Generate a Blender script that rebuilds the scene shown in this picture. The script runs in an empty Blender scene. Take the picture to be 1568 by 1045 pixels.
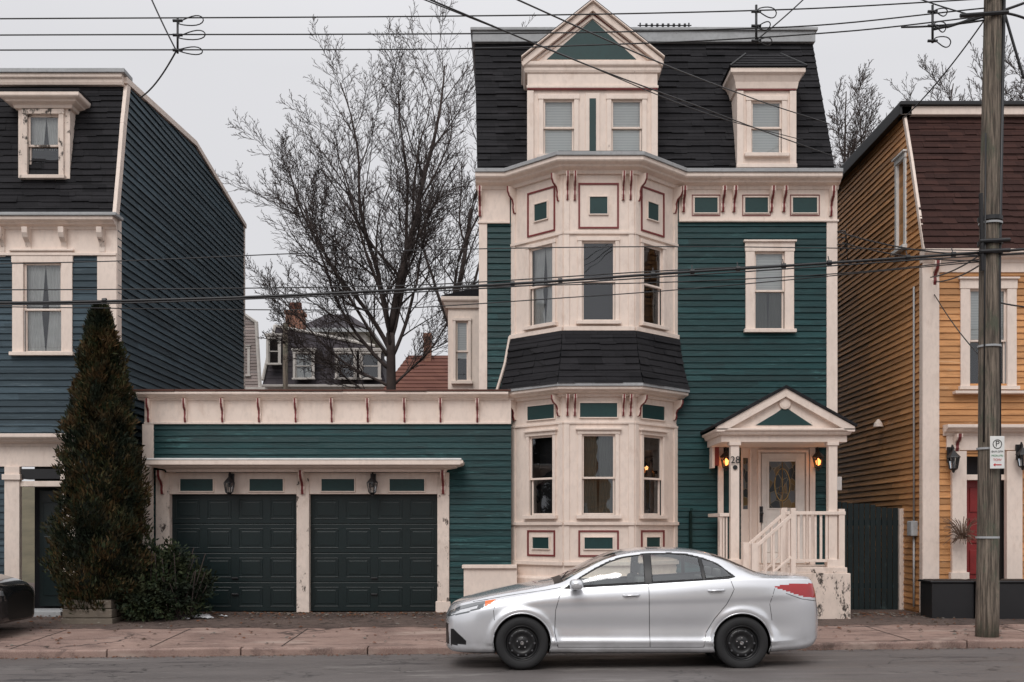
import bpy, math, random
import numpy as np
from mathutils import Vector, Matrix
random.seed(7)
rng = np.random.default_rng(7)
FP = 1680.0
# survey conversion: elevation drawing units -> metres for a facade standing at distance D from the street datum
def X(u, D=20.4): return (u-784)*D/FP
def Z(v, D=20.4): return 1.76+(808-v)*D/FP

# ------------------------------------------------------------------ materials
def newmat(name):
    m = bpy.data.materials.new(name); m.use_nodes = True
    nt = m.node_tree; nt.nodes.clear()
    out = nt.nodes.new('ShaderNodeOutputMaterial')
    b = nt.nodes.new('ShaderNodeBsdfPrincipled')
    nt.links.new(b.outputs[0], out.inputs[0])
    return m, nt, b, out
def N(nt, typ, **kw):
    n = nt.nodes.new(typ)
    for k, v in kw.items():
        if k == 'op': n.operation = v
        else: setattr(n, k, v)
    return n
def L(nt, a, b): nt.links.new(a, b)
def mixc(nt, fac, a, b, mode='MIX'):
    n = nt.nodes.new('ShaderNodeMix'); n.data_type = 'RGBA'; n.blend_type = mode
    for sock, val in ((n.inputs[0], fac), (n.inputs[6], a), (n.inputs[7], b)):
        if hasattr(val, 'is_output'): nt.links.new(val, sock)
        elif isinstance(val, (int, float)): sock.default_value = val
        else: sock.default_value = (val[0], val[1], val[2], 1)
    return n.outputs[2]
def ramp(nt, inp, p0, p1, c0=(0,0,0), c1=(1,1,1)):
    r = nt.nodes.new('ShaderNodeValToRGB'); r.color_ramp.elements[0].position = p0
    r.color_ramp.elements[1].position = p1
    r.color_ramp.elements[0].color = (*c0, 1); r.color_ramp.elements[1].color = (*c1, 1)
    nt.links.new(inp, r.inputs[0]); return r.outputs[0]
def mul(nt, a, b):
    m = N(nt, 'ShaderNodeMath', op='MULTIPLY'); L(nt, a, m.inputs[0]); L(nt, b, m.inputs[1]); return m.outputs[0]
def coords(nt, scale=(1,1,1)):
    t = nt.nodes.new('ShaderNodeTexCoord'); m = nt.nodes.new('ShaderNodeMapping')
    m.inputs['Scale'].default_value = scale
    nt.links.new(t.outputs['Object'], m.inputs[0]); return m.outputs[0]
def noise(nt, vec, scale, detail=3, rough=.6):
    n = nt.nodes.new('ShaderNodeTexNoise'); n.inputs['Scale'].default_value = scale
    n.inputs['Detail'].default_value = min(detail, 5); n.inputs['Roughness'].default_value = rough
    nt.links.new(vec, n.inputs['Vector']); return n.outputs[0]
def bump(nt, b, h, strength=.3, dist=.01):
    n = nt.nodes.new('ShaderNodeBump'); n.inputs['Strength'].default_value = strength
    n.inputs['Distance'].default_value = dist
    nt.links.new(h, n.inputs['Height']); nt.links.new(n.outputs[0], b.inputs['Normal'])
def dk(c, f): return tuple(x*f for x in c)

def m_paint(name, col, rough=.6, worn=None, wornamt=.62, streak=(1,1,1), var=.82, dirt=None):
    m, nt, b, o = newmat(name)
    v = coords(nt); vs = coords(nt, streak)
    c = mixc(nt, ramp(nt, noise(nt, v, 1.7, 2), .35, .7), col, dk(col, var))
    c = mixc(nt, ramp(nt, noise(nt, vs, 14, 2), .45, .75), c, dk(col, var*.94))
    if dirt:
        c = mixc(nt, ramp(nt, noise(nt, vs, 5, 4, .7), .56, .74), c, dirt)
    if worn:
        c = mixc(nt, ramp(nt, noise(nt, vs, 6, 5, .75), wornamt, wornamt+.06), c, worn)
    L(nt, c, b.inputs['Base Color']); b.inputs['Roughness'].default_value = rough
    return m
def m_siding(name, col, light, expo=.115, dark=None, wamt=.6, rough=.55, spec=.35):
    m, nt, b, o = newmat(name)
    t = nt.nodes.new('ShaderNodeTexCoord'); s = nt.nodes.new('ShaderNodeSeparateXYZ')
    L(nt, t.outputs['Object'], s.inputs[0])
    fl = N(nt, 'ShaderNodeMath', op='MULTIPLY'); L(nt, s.outputs[2], fl.inputs[0]); fl.inputs[1].default_value = 1/expo
    f2 = N(nt, 'ShaderNodeMath', op='FLOOR'); L(nt, fl.outputs[0], f2.inputs[0])
    wn = nt.nodes.new('ShaderNodeTexWhiteNoise'); wn.noise_dimensions = '1D'; L(nt, f2.outputs[0], wn.inputs['W'])
    ax = N(nt, 'ShaderNodeMath', op='ADD'); L(nt, s.outputs[0], ax.inputs[0]); L(nt, s.outputs[1], ax.inputs[1])
    a2 = N(nt, 'ShaderNodeMath', op='MULTIPLY_ADD'); L(nt, wn.outputs[0], a2.inputs[0]); a2.inputs[1].default_value = 7.; L(nt, ax.outputs[0], a2.inputs[2])
    a3 = N(nt, 'ShaderNodeMath', op='MULTIPLY'); L(nt, a2.outputs[0], a3.inputs[0]); a3.inputs[1].default_value = .35
    a4 = N(nt, 'ShaderNodeMath', op='FLOOR'); L(nt, a3.outputs[0], a4.inputs[0])
    cb = nt.nodes.new('ShaderNodeCombineXYZ'); L(nt, a4.outputs[0], cb.inputs[0]); L(nt, f2.outputs[0], cb.inputs[1])
    w2 = nt.nodes.new('ShaderNodeTexWhiteNoise'); w2.noise_dimensions = '2D'; L(nt, cb.outputs[0], w2.inputs['Vector'])
    c = mixc(nt, w2.outputs[0], dk(col, .68), dk(col, 1.25))
    vs = coords(nt, (1, 1, 9)); v = coords(nt)
    c = mixc(nt, ramp(nt, noise(nt, vs, 2.2, 5, .7), .48, .75), c, dark or dk(col, .5))
    big = ramp(nt, noise(nt, v, .55, 2), .44, .64)
    w = ramp(nt, noise(nt, vs, 1.6, 5, .8), wamt-.04, wamt+.10)
    c = mixc(nt, mul(nt, big, w), c, light)
    L(nt, c, b.inputs['Base Color']); b.inputs['Roughness'].default_value = rough; b.inputs['Specular IOR Level'].default_value = spec
    bump(nt, b, noise(nt, coords(nt, (1, 1, 6)), 7, 3), .6, .008)
    return m
def m_shingle(name, c1, c2, mort, bw=.34, rh=.14, worn=None):
    m, nt, b, o = newmat(name)
    t = nt.nodes.new('ShaderNodeTexCoord'); s = nt.nodes.new('ShaderNodeSeparateXYZ')
    L(nt, t.outputs['Object'], s.inputs[0])
    cb = nt.nodes.new('ShaderNodeCombineXYZ')
    ax = N(nt, 'ShaderNodeMath', op='MULTIPLY_ADD'); L(nt, s.outputs[1], ax.inputs[0]); ax.inputs[1].default_value = .7; L(nt, s.outputs[0], ax.inputs[2])
    L(nt, ax.outputs[0], cb.inputs[0]); L(nt, s.outputs[2], cb.inputs[1])
    br = nt.nodes.new('ShaderNodeTexBrick'); L(nt, cb.outputs[0], br.inputs['Vector'])
    br.inputs['Scale'].default_value = 1; br.inputs['Brick Width'].default_value = bw; br.inputs['Row Height'].default_value = rh
    br.inputs['Mortar Size'].default_value = .006; br.inputs['Color1'].default_value = (*c1, 1); br.inputs['Color2'].default_value = (*c2, 1)
    br.inputs['Mortar'].default_value = (*mort, 1); br.inputs['Bias'].default_value = -.1
    br.offset_frequency = 2; br.offset = .37
    v = coords(nt)
    c = mixc(nt, .3, br.outputs[0], mixc(nt, ramp(nt, noise(nt, v, 1.3, 4), .3, .75), c1, c2))
    c = mixc(nt, ramp(nt, noise(nt, v, 90, 2), .45, .9), c, dk(c2, 1.3))
    L(nt, c, b.inputs['Base Color']); b.inputs['Roughness'].default_value = .9; b.inputs['Specular IOR Level'].default_value = .25
    return m
def m_plain(name, col, rough=.5, metal=0, coat=0):
    m, nt, b, o = newmat(name)
    L(nt, mixc(nt, ramp(nt, noise(nt, coords(nt), 6, 2), .3, .7), col, dk(col, .85)), b.inputs['Base Color'])
    b.inputs['Roughness'].default_value = rough; b.inputs['Metallic'].default_value = metal
    b.inputs['Coat Weight'].default_value = coat
    return m
def m_glass(name, tint=(.95,.97,.97), base=.05, ior=1.55, wob=.12):
    m = bpy.data.materials.new(name); m.use_nodes = True; nt = m.node_tree; nt.nodes.clear()
    o = nt.nodes.new('ShaderNodeOutputMaterial'); mx = nt.nodes.new('ShaderNodeMixShader')
    tr = nt.nodes.new('ShaderNodeBsdfTransparent'); gl = nt.nodes.new('ShaderNodeBsdfGlossy')
    tr.inputs[0].default_value = (*tint, 1); gl.inputs['Roughness'].default_value = .015
    gl.inputs[0].default_value = (.95, .97, 1, 1)
    fr = nt.nodes.new('ShaderNodeFresnel'); fr.inputs[0].default_value = ior
    ad = N(nt, 'ShaderNodeMath', op='ADD'); L(nt, fr.outputs[0], ad.inputs[0]); ad.inputs[1].default_value = base
    L(nt, ad.outputs[0], mx.inputs[0]); L(nt, tr.outputs[0], mx.inputs[1]); L(nt, gl.outputs[0], mx.inputs[2])
    n = nt.nodes.new('ShaderNodeBump'); n.inputs['Strength'].default_value = wob; n.inputs['Distance'].default_value = .01
    L(nt, noise(nt, coords(nt), 3.0, 1), n.inputs['Height']); L(nt, n.outputs[0], gl.inputs['Normal'])
    L(nt, mx.outputs[0], o.inputs[0]); return m
def m_emit(name, col, s):
    m, nt, b, o = newmat(name); b.inputs['Emission Color'].default_value = (*col, 1); b.inputs['Emission Strength'].default_value = s
    b.inputs['Base Color'].default_value = (*col, 1)
    try: m.cycles.emission_sampling = 'NONE'
    except Exception: pass
    return m

CREAM = (.83, .70, .615)
M = {}
M['cream'] = m_paint('cream_paint', CREAM, .6, worn=(.28, .21, .17), wornamt=.69, streak=(1, 1, .5), var=.92, dirt=(.69, .56, .48))
M['creamworn'] = m_paint('cream_paint_peeling', (.78, .66, .58), .7, worn=(.08, .06, .05), wornamt=.585, streak=(1, 1, .6), var=.86, dirt=(.56, .45, .38))
M['creampeel'] = m_paint('cream_paint_flaking', (.76, .64, .56), .75, worn=(.055, .045, .038), wornamt=.555, streak=(.8, .8, .45), var=.86, dirt=(.50, .41, .34))
M['red'] = m_paint('oxblood_paint', (.20, .030, .030), .55)
M['green'] = m_paint('dark_green_paint', (.005, .040, .040), .5)
M['teal'] = m_siding('teal_clapboard', (.0045, .041, .044), (.05, .15, .15), .115, (.0025, .018, .020), .59, .5, .3)
M['blue'] = m_siding('slate_blue_clapboard', (.048, .074, .092), (.13, .17, .19), .14, (.026, .042, .053), .6, .65, .25)
M['yellow'] = m_siding('ochre_clapboard', (.56, .275, .11), (.66, .42, .24), .115, (.33, .155, .06), .62)
M['shingle'] = m_shingle('black_shingles', (.0065, .0065, .008), (.026, .025, .028), (.003, .003, .003), .42, .14)
M['shinglebrown'] = m_shingle('brown_shingles', (.024, .011, .010), (.060, .027, .022), (.008, .005, .005), .3, .13)
M['roofgrey'] = m_paint('grey_roof_edge', (.40, .41, .42), .7, worn=(.15, .15, .15), wornamt=.66)
M['garagedoor'] = m_paint('garage_door_paint', (.0035, .0125, .0135), .38, var=.8)
M['glass'] = m_glass('window_glass')
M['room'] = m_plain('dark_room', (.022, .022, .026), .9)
M['curtain'] = m_plain('curtain_cloth', (.74, .74, .72), .9)
M['curtaindark'] = m_plain('curtain_cloth_drab', (.13, .14, .12), .9)
mb, nt, b, o = newmat('window_blind')
wv = nt.nodes.new('ShaderNodeTexWave'); wv.bands_direction = 'Z'; wv.inputs['Scale'].default_value = 6.5
L(nt, coords(nt), wv.inputs[0]); L(nt, mixc(nt, wv.outputs[0], (.72, .74, .73), (.88, .89, .87)), b.inputs['Base Color']); b.inputs['Roughness'].default_value = .8
M['blind'] = mb
M['black'] = m_plain('black_metal', (.012, .012, .014), .45)
M['white'] = m_plain('white_paint', (.78, .77, .75), .5)
M['brown'] = m_plain('brown_flashing', (.10, .035, .022), .7)
M['bulb'] = m_emit('warm_bulb', (1, .30, .07), 4)

# ------------------------------------------------------------------ geometry helpers
class Part:
    def __init__(s, mat, bevel, smooth): s.v = []; s.f = []; s.mat = mat; s.bevel = bevel; s.smooth = smooth
    def add(s, vs, fs):
        o = len(s.v); s.v.extend([tuple(p) for p in vs]); s.f.extend([tuple(i+o for i in f) for f in fs])
class Thing:
    def __init__(s, name, loc=(0, 0, 0)):
        s.name = name; s.parts = {}; s.extra = []
        s.e = bpy.data.objects.new(name, None); s.e.location = loc; s.e.empty_display_size = .3
        bpy.context.scene.collection.objects.link(s.e); s.inv = Matrix.Translation(Vector(loc)).inverted()
    def p(s, n, mat=None, bevel=0, smooth=False):
        if n not in s.parts: s.parts[n] = Part(mat if mat else M[n], bevel, smooth)
        return s.parts[n]
    def adopt(s, ob): ob.parent = s.e; ob.matrix_parent_inverse = s.inv
    def done(s):
        for n, p in s.parts.items():
            if not p.f: continue
            me = bpy.data.meshes.new(n); me.from_pydata(p.v, [], p.f); me.materials.append(p.mat)
            if p.smooth:
                me.polygons.foreach_set('use_smooth', [True]*len(me.polygons))
            me.update(); ob = bpy.data.objects.new(n, me); bpy.context.scene.collection.objects.link(ob); s.adopt(ob)
            if p.bevel:
                md = ob.modifiers.new('b', 'BEVEL'); md.width = p.bevel; md.segments = 2; md.limit_method = 'ANGLE'; md.angle_limit = .6
        return s.e
UP = Vector((0, 0, 1))
class Frame:
    def __init__(s, o, x): s.o = Vector(o); s.x = Vector(x).normalized(); s.n = s.x.cross(UP)
    def pt(s, a, b, c): return s.o+s.x*a+UP*b+s.n*c
def front(y): return Frame((0, y, 0), (1, 0, 0))
def box(P, F, a0, a1, b0, b1, c0, c1):
    v = [F.pt(a, b, c) for c in (c0, c1) for b in (b0, b1) for a in (a0, a1)]
    P.add(v, [(0, 2, 3, 1), (4, 5, 7, 6), (0, 1, 5, 4), (2, 6, 7, 3), (0, 4, 6, 2), (1, 3, 7, 5)])
def prism(P, F, poly, c0, c1):
    n = len(poly); v = [F.pt(a, b, c1) for a, b in poly]+[F.pt(a, b, c0) for a, b in poly]
    P.add(v, [tuple(range(n)), tuple(range(2*n-1, n-1, -1))]+[(i, i+n, (i+1) % n+n, (i+1) % n) for i in range(n)])
def profx(P, F, prof, a0, a1):
    n = len(prof); v = [F.pt(a0, b, c) for c, b in prof]+[F.pt(a1, b, c) for c, b in prof]
    P.add(v, [tuple(range(n)), tuple(range(2*n-1, n-1, -1))]+[(i, i+n, (i+1) % n+n, (i+1) % n) for i in range(n)])
def sweep(P, path, prof, closed=True):
    pts = [Vector((x, y)) for x, y in path]; n = len(pts); ms = []
    def nrm(a, b):
        d = (b-a).normalized(); return Vector((d.y, -d.x))
    for i in range(n):
        if i == 0: m = nrm(pts[0], pts[1])
        elif i == n-1: m = nrm(pts[-2], pts[-1])
        else:
            a = nrm(pts[i-1], pts[i]); b_ = nrm(pts[i], pts[i+1]); m = (a+b_)/(1+a.dot(b_))
        ms.append(m)
    k = len(prof); v = []
    for i in range(n):
        for c, b_ in prof: q = pts[i]+ms[i]*c; v.append((q.x, q.y, b_))
    f = []
    rngk = range(k) if closed else range(k-1)
    for i in range(n-1):
        for j in rngk: j2 = (j+1) % k; f.append((i*k+j, i*k+j2, (i+1)*k+j2, (i+1)*k+j))
    if closed: f.append(tuple(range(k-1, -1, -1))); f.append(tuple((n-1)*k+j for j in range(k)))
    P.add(v, f)
def courses(P, q, rows, t=.018, jit=0):
    bl, br, tr, tl = [Vector(p) for p in q]
    n = (br-bl).cross(tl-bl).normalized()
    for i in range(rows):
        f0 = i/rows; f1 = (i+1)/rows
        a = bl.lerp(tl, f0); b_ = br.lerp(tr, f0); c = br.lerp(tr, f1); d = bl.lerp(tl, f1)
        w = max(1, int((b_-a).length/.33)) if jit else 1
        cuts = [0.]+[(j+random.uniform(-.3, .3))/w for j in range(1, w)]+[1.]
        for j in range(w):
            g0 = cuts[j]; g1 = cuts[j+1]
            tt = t+(random.uniform(-jit, jit) if jit else 0)
            p0 = a.lerp(b_, g0); p1 = a.lerp(b_, g1); p2 = d.lerp(c, g1); p3 = d.lerp(c, g0)
            dz = (d-a).normalized()*(-.014+random.uniform(-.012, .012) if jit else 0)
            P.add([p0+n*tt+dz, p1+n*tt+dz, p2+n*.003, p3+n*.003, p0-n*.01, p1-n*.01], [(0, 1, 2, 3), (4, 5, 1, 0)])
def wall(P, F, a0, a1, b0, b1, holes=(), c=0):
    A = sorted({a0, a1, *[h[0] for h in holes], *[h[1] for h in holes]}); B = sorted({b0, b1, *[h[2] for h in holes], *[h[3] for h in holes]})
    A = [a for a in A if a0 <= a <= a1]; B = [b_ for b_ in B if b0 <= b_ <= b1]
    for i in range(len(A)-1):
        for j in range(len(B)-1):
            ma = (A[i]+A[i+1])/2; mb_ = (B[j]+B[j+1])/2
            if any(h[0] < ma < h[1] and h[2] < mb_ < h[3] for h in holes): continue
            P.add([F.pt(A[i], B[j], c), F.pt(A[i+1], B[j], c), F.pt(A[i+1], B[j+1], c), F.pt(A[i], B[j+1], c)], [(0, 1, 2, 3)])
def siding(P, F, poly, holes=(), expo=.115, t=.024):
    bs = [p[1] for p in poly]; b = math.floor(min(bs)/expo)*expo
    def ext(bb):
        xs = []
        for i in range(len(poly)):
            (x0, y0), (x1, y1) = poly[i], poly[(i+1) % len(poly)]
            if (y0-bb)*(y1-bb) <= 0 and abs(y1-y0) > 1e-9: xs.append(x0+(x1-x0)*(bb-y0)/(y1-y0))
        return (min(xs), max(xs)) if len(xs) > 1 else None
    lo, hi = min(bs), max(bs)
    while b < hi-1e-6:
        b0 = max(b, lo+1e-5); b1 = min(b+expo, hi-1e-5)
        e0, e1 = ext(b0), ext(b1)
        if e0 and e1:
            segs = [(0., 1.)]
            mid = (b0+b1)/2; em = ((e0[0]+e1[0])/2, (e0[1]+e1[1])/2); w = em[1]-em[0]
            for h in holes:
                if h[2]-.005 < mid < h[3]+.005:
                    h0 = (h[0]-em[0])/w; h1 = (h[1]-em[0])/w; ns = []
                    for s0, s1 in segs:
                        if h1 <= s0 or h0 >= s1: ns.append((s0, s1)); continue
                        if h0 > s0: ns.append((s0, h0))
                        if h1 < s1: ns.append((h1, s1))
                    segs = ns
            for s0, s1 in segs:
                q = lambda e, s: e[0]+(e[1]-e[0])*s
                L_ = (s1-s0)*w; cuts = [s0]; x = random.uniform(.8, 3.2)
                while x < L_-.5: cuts.append(s0+x/w); x += random.uniform(1.6, 3.8)
                cuts.append(s1)
                for u0, u1 in zip(cuts[:-1], cuts[1:]):
                    tt = t+random.uniform(-.004, .005); db = random.uniform(-.005, .005); db2 = db+random.uniform(-.004, .004)
                    P.add([F.pt(q(e0, u0), b0+db, tt), F.pt(q(e0, u1), b0+db2, tt), F.pt(q(e1, u1), b1, .003), F.pt(q(e1, u0), b1, .003), F.pt(q(e0, u0), b0+db, 0), F.pt(q(e0, u1), b0+db2, 0)],
                      [(0, 1, 2, 3), (4, 5, 1, 0)])
        b += expo
def tube(P, pts, r, n=6, r1=None):
    pts = [Vector(p) for p in pts]; v = []; m = len(pts)
    for i, p in enumerate(pts):
        d = (pts[min(i+1, m-1)]-pts[max(i-1, 0)]).normalized()
        a = d.orthogonal().normalized() if abs(d.z) > .95 else d.cross(UP).normalized()
        b_ = d.cross(a); rr = r if r1 is None else r+(r1-r)*i/(m-1)
        for k in range(n):
            t = 2*math.pi*k/n; v.append(p+a*math.cos(t)*rr+b_*math.sin(t)*rr)
    f = [(i*n+k, i*n+(k+1) % n, (i+1)*n+(k+1) % n, (i+1)*n+k) for i in range(m-1) for k in range(n)]
    f += [tuple(range(n-1, -1, -1)), tuple((m-1)*n+k for k in range(n))]
    P.add(v, f)
def lathe(P, c, axis, prof, n=32):
    c = Vector(c); ax = Vector(axis).normalized(); a = ax.orthogonal().normalized(); b_ = ax.cross(a); v = []
    for r, h in prof:
        for k in range(n):
            t = 2*math.pi*k/n; v.append(c+ax*h+(a*math.cos(t)+b_*math.sin(t))*r)
    f = [(i*n+k, i*n+(k+1) % n, (i+1)*n+(k+1) % n, (i+1)*n+k) for i in range(len(prof)-1) for k in range(n)]
    P.add(v, f)
def lerp(a, b_, t): return a+(b_-a)*t

def window(o, F, a0, a1, b0, b1, cas=.11, split=.5, blind=0., curtain=None, depth=.45, mat='cream', sill=True, head=True, cp=.045):
    T = o.p('trim_'+mat, M[mat], .006)
    box(T, F, a0-cas, a0, b0, b1, -.03, cp); box(T, F, a1, a1+cas, b0, b1, -.03, cp)
    box(T, F, a0-cas-.012, a1+cas+.012, b1, b1+cas, -.03, cp+.01)
    if head: box(T, F, a0-cas-.04, a1+cas+.04, b1+cas, b1+cas+.035, -.02, cp+.05)
    if sill: box(T, F, a0-cas-.035, a1+cas+.035, b0-.065, b0, -.03, cp+.06)
    else: box(T, F, a0-cas, a1+cas, b0-cas*.6, b0, -.03, cp-.004)
    S = o.p('sash_'+mat, M[mat], .004); G = o.p('window_panes', M['glass']); R = o.p('rooms', M['room'])
    w = .036; m = b0+(b1-b0)*split
    for (l, h, c0, c1) in ((m-.018, b1, -.05, -.016), (b0, m+.018, -.088, -.052)):
        box(S, F, a0, a0+w, l, h, c0, c1); box(S, F, a1-w, a1, l, h, c0, c1)
        box(S, F, a0+w, a1-w, h-w, h, c0+.001, c1-.001); box(S, F, a0+w, a1-w, l, l+w, c0+.001, c1-.001)
        cc = (c0+c1)/2; tl = random.uniform(-.005, .005)
        G.add([F.pt(a0+w*.8, l+w*.8, cc+tl), F.pt(a1-w*.8, l+w*.8, cc-tl), F.pt(a1-w*.8, h-w*.8, cc-tl), F.pt(a0+w*.8, h-w*.8, cc+tl)], [(0, 1, 2, 3)])
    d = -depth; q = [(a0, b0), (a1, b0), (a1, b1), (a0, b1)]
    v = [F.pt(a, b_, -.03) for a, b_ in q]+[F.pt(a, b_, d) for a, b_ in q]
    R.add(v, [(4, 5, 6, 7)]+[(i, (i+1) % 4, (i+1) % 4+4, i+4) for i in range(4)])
    if blind > 0:
        bb = b1-(b1-b0)*blind; Bp = o.p('blinds', M['blind']); bc = -.097
        Bp.add([F.pt(a0+.015, bb, bc), F.pt(a1-.015, bb, bc), F.pt(a1-.015, b1, bc), F.pt(a0+.015, b1, bc)], [(0, 1, 2, 3)])
        box(o.p('blind_rail', M['white']), F, a0+.015, a1-.015, bb-.02, bb, bc-.01, bc+.005)
    if curtain:
        C = o.p('curtains_'+curtain, M[curtain], 0, True)
        for s in (0, 1):
            n = 18; W = (a1-a0)*.48; v = []
            for i in range(n+1):
                x = i/n*W; c = -.125+.018*math.sin(i*1.9)
                for b_, sq in ((b0, 1), (lerp(b0, b1, .45), .8 if curtain == 'curtain' else .9), (b1, 1)):
                    aa = a0+.01+x*sq if s == 0 else a1-.01-x*sq
                    v.append(F.pt(aa, b_, c))
            C.add(v, [(i*3+j, i*3+j+1, (i+1)*3+j+1, (i+1)*3+j) for i in range(n) for j in range(2)])
def bracket(o, F, a, btop, h=.42, d=.22, w=.07, mat='cream'):
    pr = [(0, 0), (0, -h), (.035, -h), (.06, -h*.82), (.05, -h*.66), (d*.38, -h*.5), (d*.8, -h*.36), (d*.98, -h*.2), (d, 0)]
    profx(o.p('brackets_'+mat, M[mat], .004), F, [(c, btop+b_) for c, b_ in pr], a-w/2, a+w/2)
    if mat == 'cream':
        pr2 = [(c+.010 if c > 0 else c+.001, b_*1.02) for c, b_ in pr]
        profx(o.p('bracket_edging', M['red']), F, [(c, btop-.001+b_) for c, b_ in pr2], a-w*.26, a+w*.26)
def redframe(o, F, a0, a1, b0, b1, c=.012, w=.022):
    R = o.p('red_edging', M['red'])
    box(R, F, a0, a1, b1-w, b1, c-.02, c+.006); box(R, F, a0, a1, b0, b0+w, c-.02, c+.006)
    box(R, F, a0, a0+w, b0+w, b1-w, c-.02, c+.006); box(R, F, a1-w, a1, b0+w, b1-w, c-.02, c+.006)
def greenpanel(o, F, a0, a1, b0, b1, c=.002):
    G = o.p('green_panels', M['green']); box(G, F, a0, a1, b0, b1, c-.02, c+.004)
    T = o.p('panel_moulding', M['cream'], .004); w = .02
    box(T, F, a0-w, a1+w, b1, b1+w, c-.02, c+.022); box(T, F, a0-w, a1+w, b0-w, b0, c-.02, c+.022)
    box(T, F, a0-w, a0, b0, b1, c-.02, c+.022); box(T, F, a1, a1+w, b0, b1, c-.02, c+.022)
def corn(P, path, b0, b1, out, fl=.02):
    h = b1-b0
    sweep(P, path, [(fl, b0), (fl+.03, b0), (fl+.05, b0+h*.25), (out*.62, b0+h*.38), (out*.68, b0+h*.5), (out*.93, b0+h*.62), (out, b0+h*.72), (out, b1), (-.05, b1+.01), (-.05, b0)])

# ================================================================== MAIN HOUSE
H = Thing('green_wooden_house', (2.7, 20.4, .2))
F0 = front(20.4)
xl, xr = -.595, 6.02
T = H.p('trim', M['cream'], .006)
BL, B1, B2, BR = (-.01, 20.4), (.915, 19.5), (2.175, 19.5), (3.07, 20.4)
bay = [BL, B1, B2, BR]
FC = Frame((B1[0], B1[1], 0), (1, 0, 0)); wC = B2[0]-B1[0]
FL = Frame((BL[0], BL[1], 0), (B1[0]-BL[0], B1[1]-BL[1], 0)); wF = math.hypot(B1[0]-BL[0], .9)
FR = Frame((B2[0], B2[1], 0), (BR[0]-B2[0], BR[1]-B2[1], 0)); wR = math.hypot(BR[0]-B2[0], .9)
W2 = (X(1155), X(1201), Z(505), Z(386))
siding(H.p('clapboards', M['teal']), F0, [(xl, .2), (xr, .2), (xr, 7.5), (xl, 7.5)], [W2, (BL[0]+.02, BR[0]-.02, .1, 8)])
wall(H.p('sheathing', M['green']), F0, xl, xr, .1, 8.3, [W2, (BL[0]+.05, BR[0]-.05, 0, 9)], -.004)
box(H.p('side_walls', M['teal']), F0, xl+.01, xl+.03, .1, 8.3, -9.5, -.01); box(H.p('side_walls'), F0, xr-.03, xr-.01, .1, 8.3, -9.5, -.01)
siding(H.p('clapboards'), Frame((xl+.01, 0, 0), (0, -1, 0)), [(-29.9, .1), (-20.41, .1), (-20.41, 8.3), (-29.9, 8.3)])
siding(H.p('clapboards'), Frame((xr-.01, 0, 0), (0, 1, 0)), [(20.41, .1), (29.9, .1), (29.9, 8.3), (20.41, 8.3)])
box(H.p('side_walls'), F0, xl+.03, xr-.03, .1, 8.3, -9.5, -9.48)
box(T, F0, xl-.02, X(746), .2, 7.40, -.02, .045); box(T, F0, X(1265), xr+.02, .2, 7.43, -.02, .045)
box(T, F0, xl-.02, BL[0]-.03, 7.44, 8.05, -.02, .035); box(T, F0, BR[0]+.03, xr+.02, 7.47, 8.05, -.02, .035)
box(T, F0, BR[0]+.03, xr+.04, 7.43, 7.47, 0, .07); box(T, F0, xl-.04, BL[0]-.03, 7.40, 7.44, 0, .07)
FZ = front(20.4-.036)
for u0, u1 in ((1063, 1098), (1140, 1175), (1213, 1250)):
    greenpanel(H, FZ, X(u0), X(u1), 7.60, 7.88, .004)
    redframe(H, FZ, X(u0)-.05, X(u1)+.05, 7.545, 7.935, .008, .012)
for u in (1046, 1106, 1123, 1180, 1199, 1271, 735):
    bracket(H, FZ, X(u), 8.04, .5 if u in (1271, 735) else .42)
path = [(xl-.08, 20.4), BL, B1, B2, BR, (xr+.04, 20.4)]
corn(T, path, 8.03, 8.27, .30)
sweep(H.p('gutter', M['roofgrey'], .004), path, [(.0, 8.272), (.33, 8.272), (.335, 8.335), (.0, 8.36)])
H.p('roof_lids', M['shingle']).add([(BL[0]-.2, 20.4, 8.37), (B1[0]-.1, 19.25, 8.37), (B2[0]+.1, 19.25, 8.37), (BR[0]+.2, 20.4, 8.37), (2.7, 20.6, 8.6), (.3, 20.6, 8.6)], [(0, 1, 2, 3, 4, 5)])
# mansard
RP = H.p('mansard_shingles', M['shingle'])
mb0 = (xl-.05, 20.36, 8.34); mb1 = (xr-.02, 20.36, 8.34); mt1 = (X(1244, 21.25), 21.25, 11.14); mt0 = (X(727, 21.25), 21.25, 11.14)
courses(RP, (mb0, mb1, mt1, mt0), 20, .026, .012)
RP.add([mb1, (xr-.02, 30, 8.34), (mt1[0], 29.2, 11.14), mt1, mb0, (xl-.05, 30, 8.34), (mt0[0], 29.2, 11.14), mt0], [(0, 1, 2, 3), (7, 6, 5, 4)])
RG = H.p('roof_edge', M['roofgrey'], .01)
box(RG, front(21.2), mt0[0]-.04, mt1[0]+.03, 11.12, 11.33, -8.5, .06); box(RG, front(21.2), mt0[0]-.08, mt1[0]+.07, 11.33, 11.39, -8.5, .1)
tube(H.p('roof_pipes', M['roofgrey'], 0, True), [(3.45, 22.5, 11.3), (3.45, 22.5, 11.95)], .06, 10)
for x in np.linspace(2.6, 3.35, 8): tube(H.p('roof_insulators', M['black']), [(x, 21.4, 11.55), (x+.04, 21.4, 11.55)], .04, 6)
tube(H.p('roof_insulators'), [(2.45, 21.4, 11.55), (3.5, 21.4, 11.55)], .012, 5); tube(H.p('roof_insulators'), [(2.5, 21.4, 11.3), (2.5, 21.4, 11.6)], .015, 5); tube(H.p('roof_insulators'), [(3.45, 21.4, 11.3), (3.45, 21.4, 11.6)], .015, 5)
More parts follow.
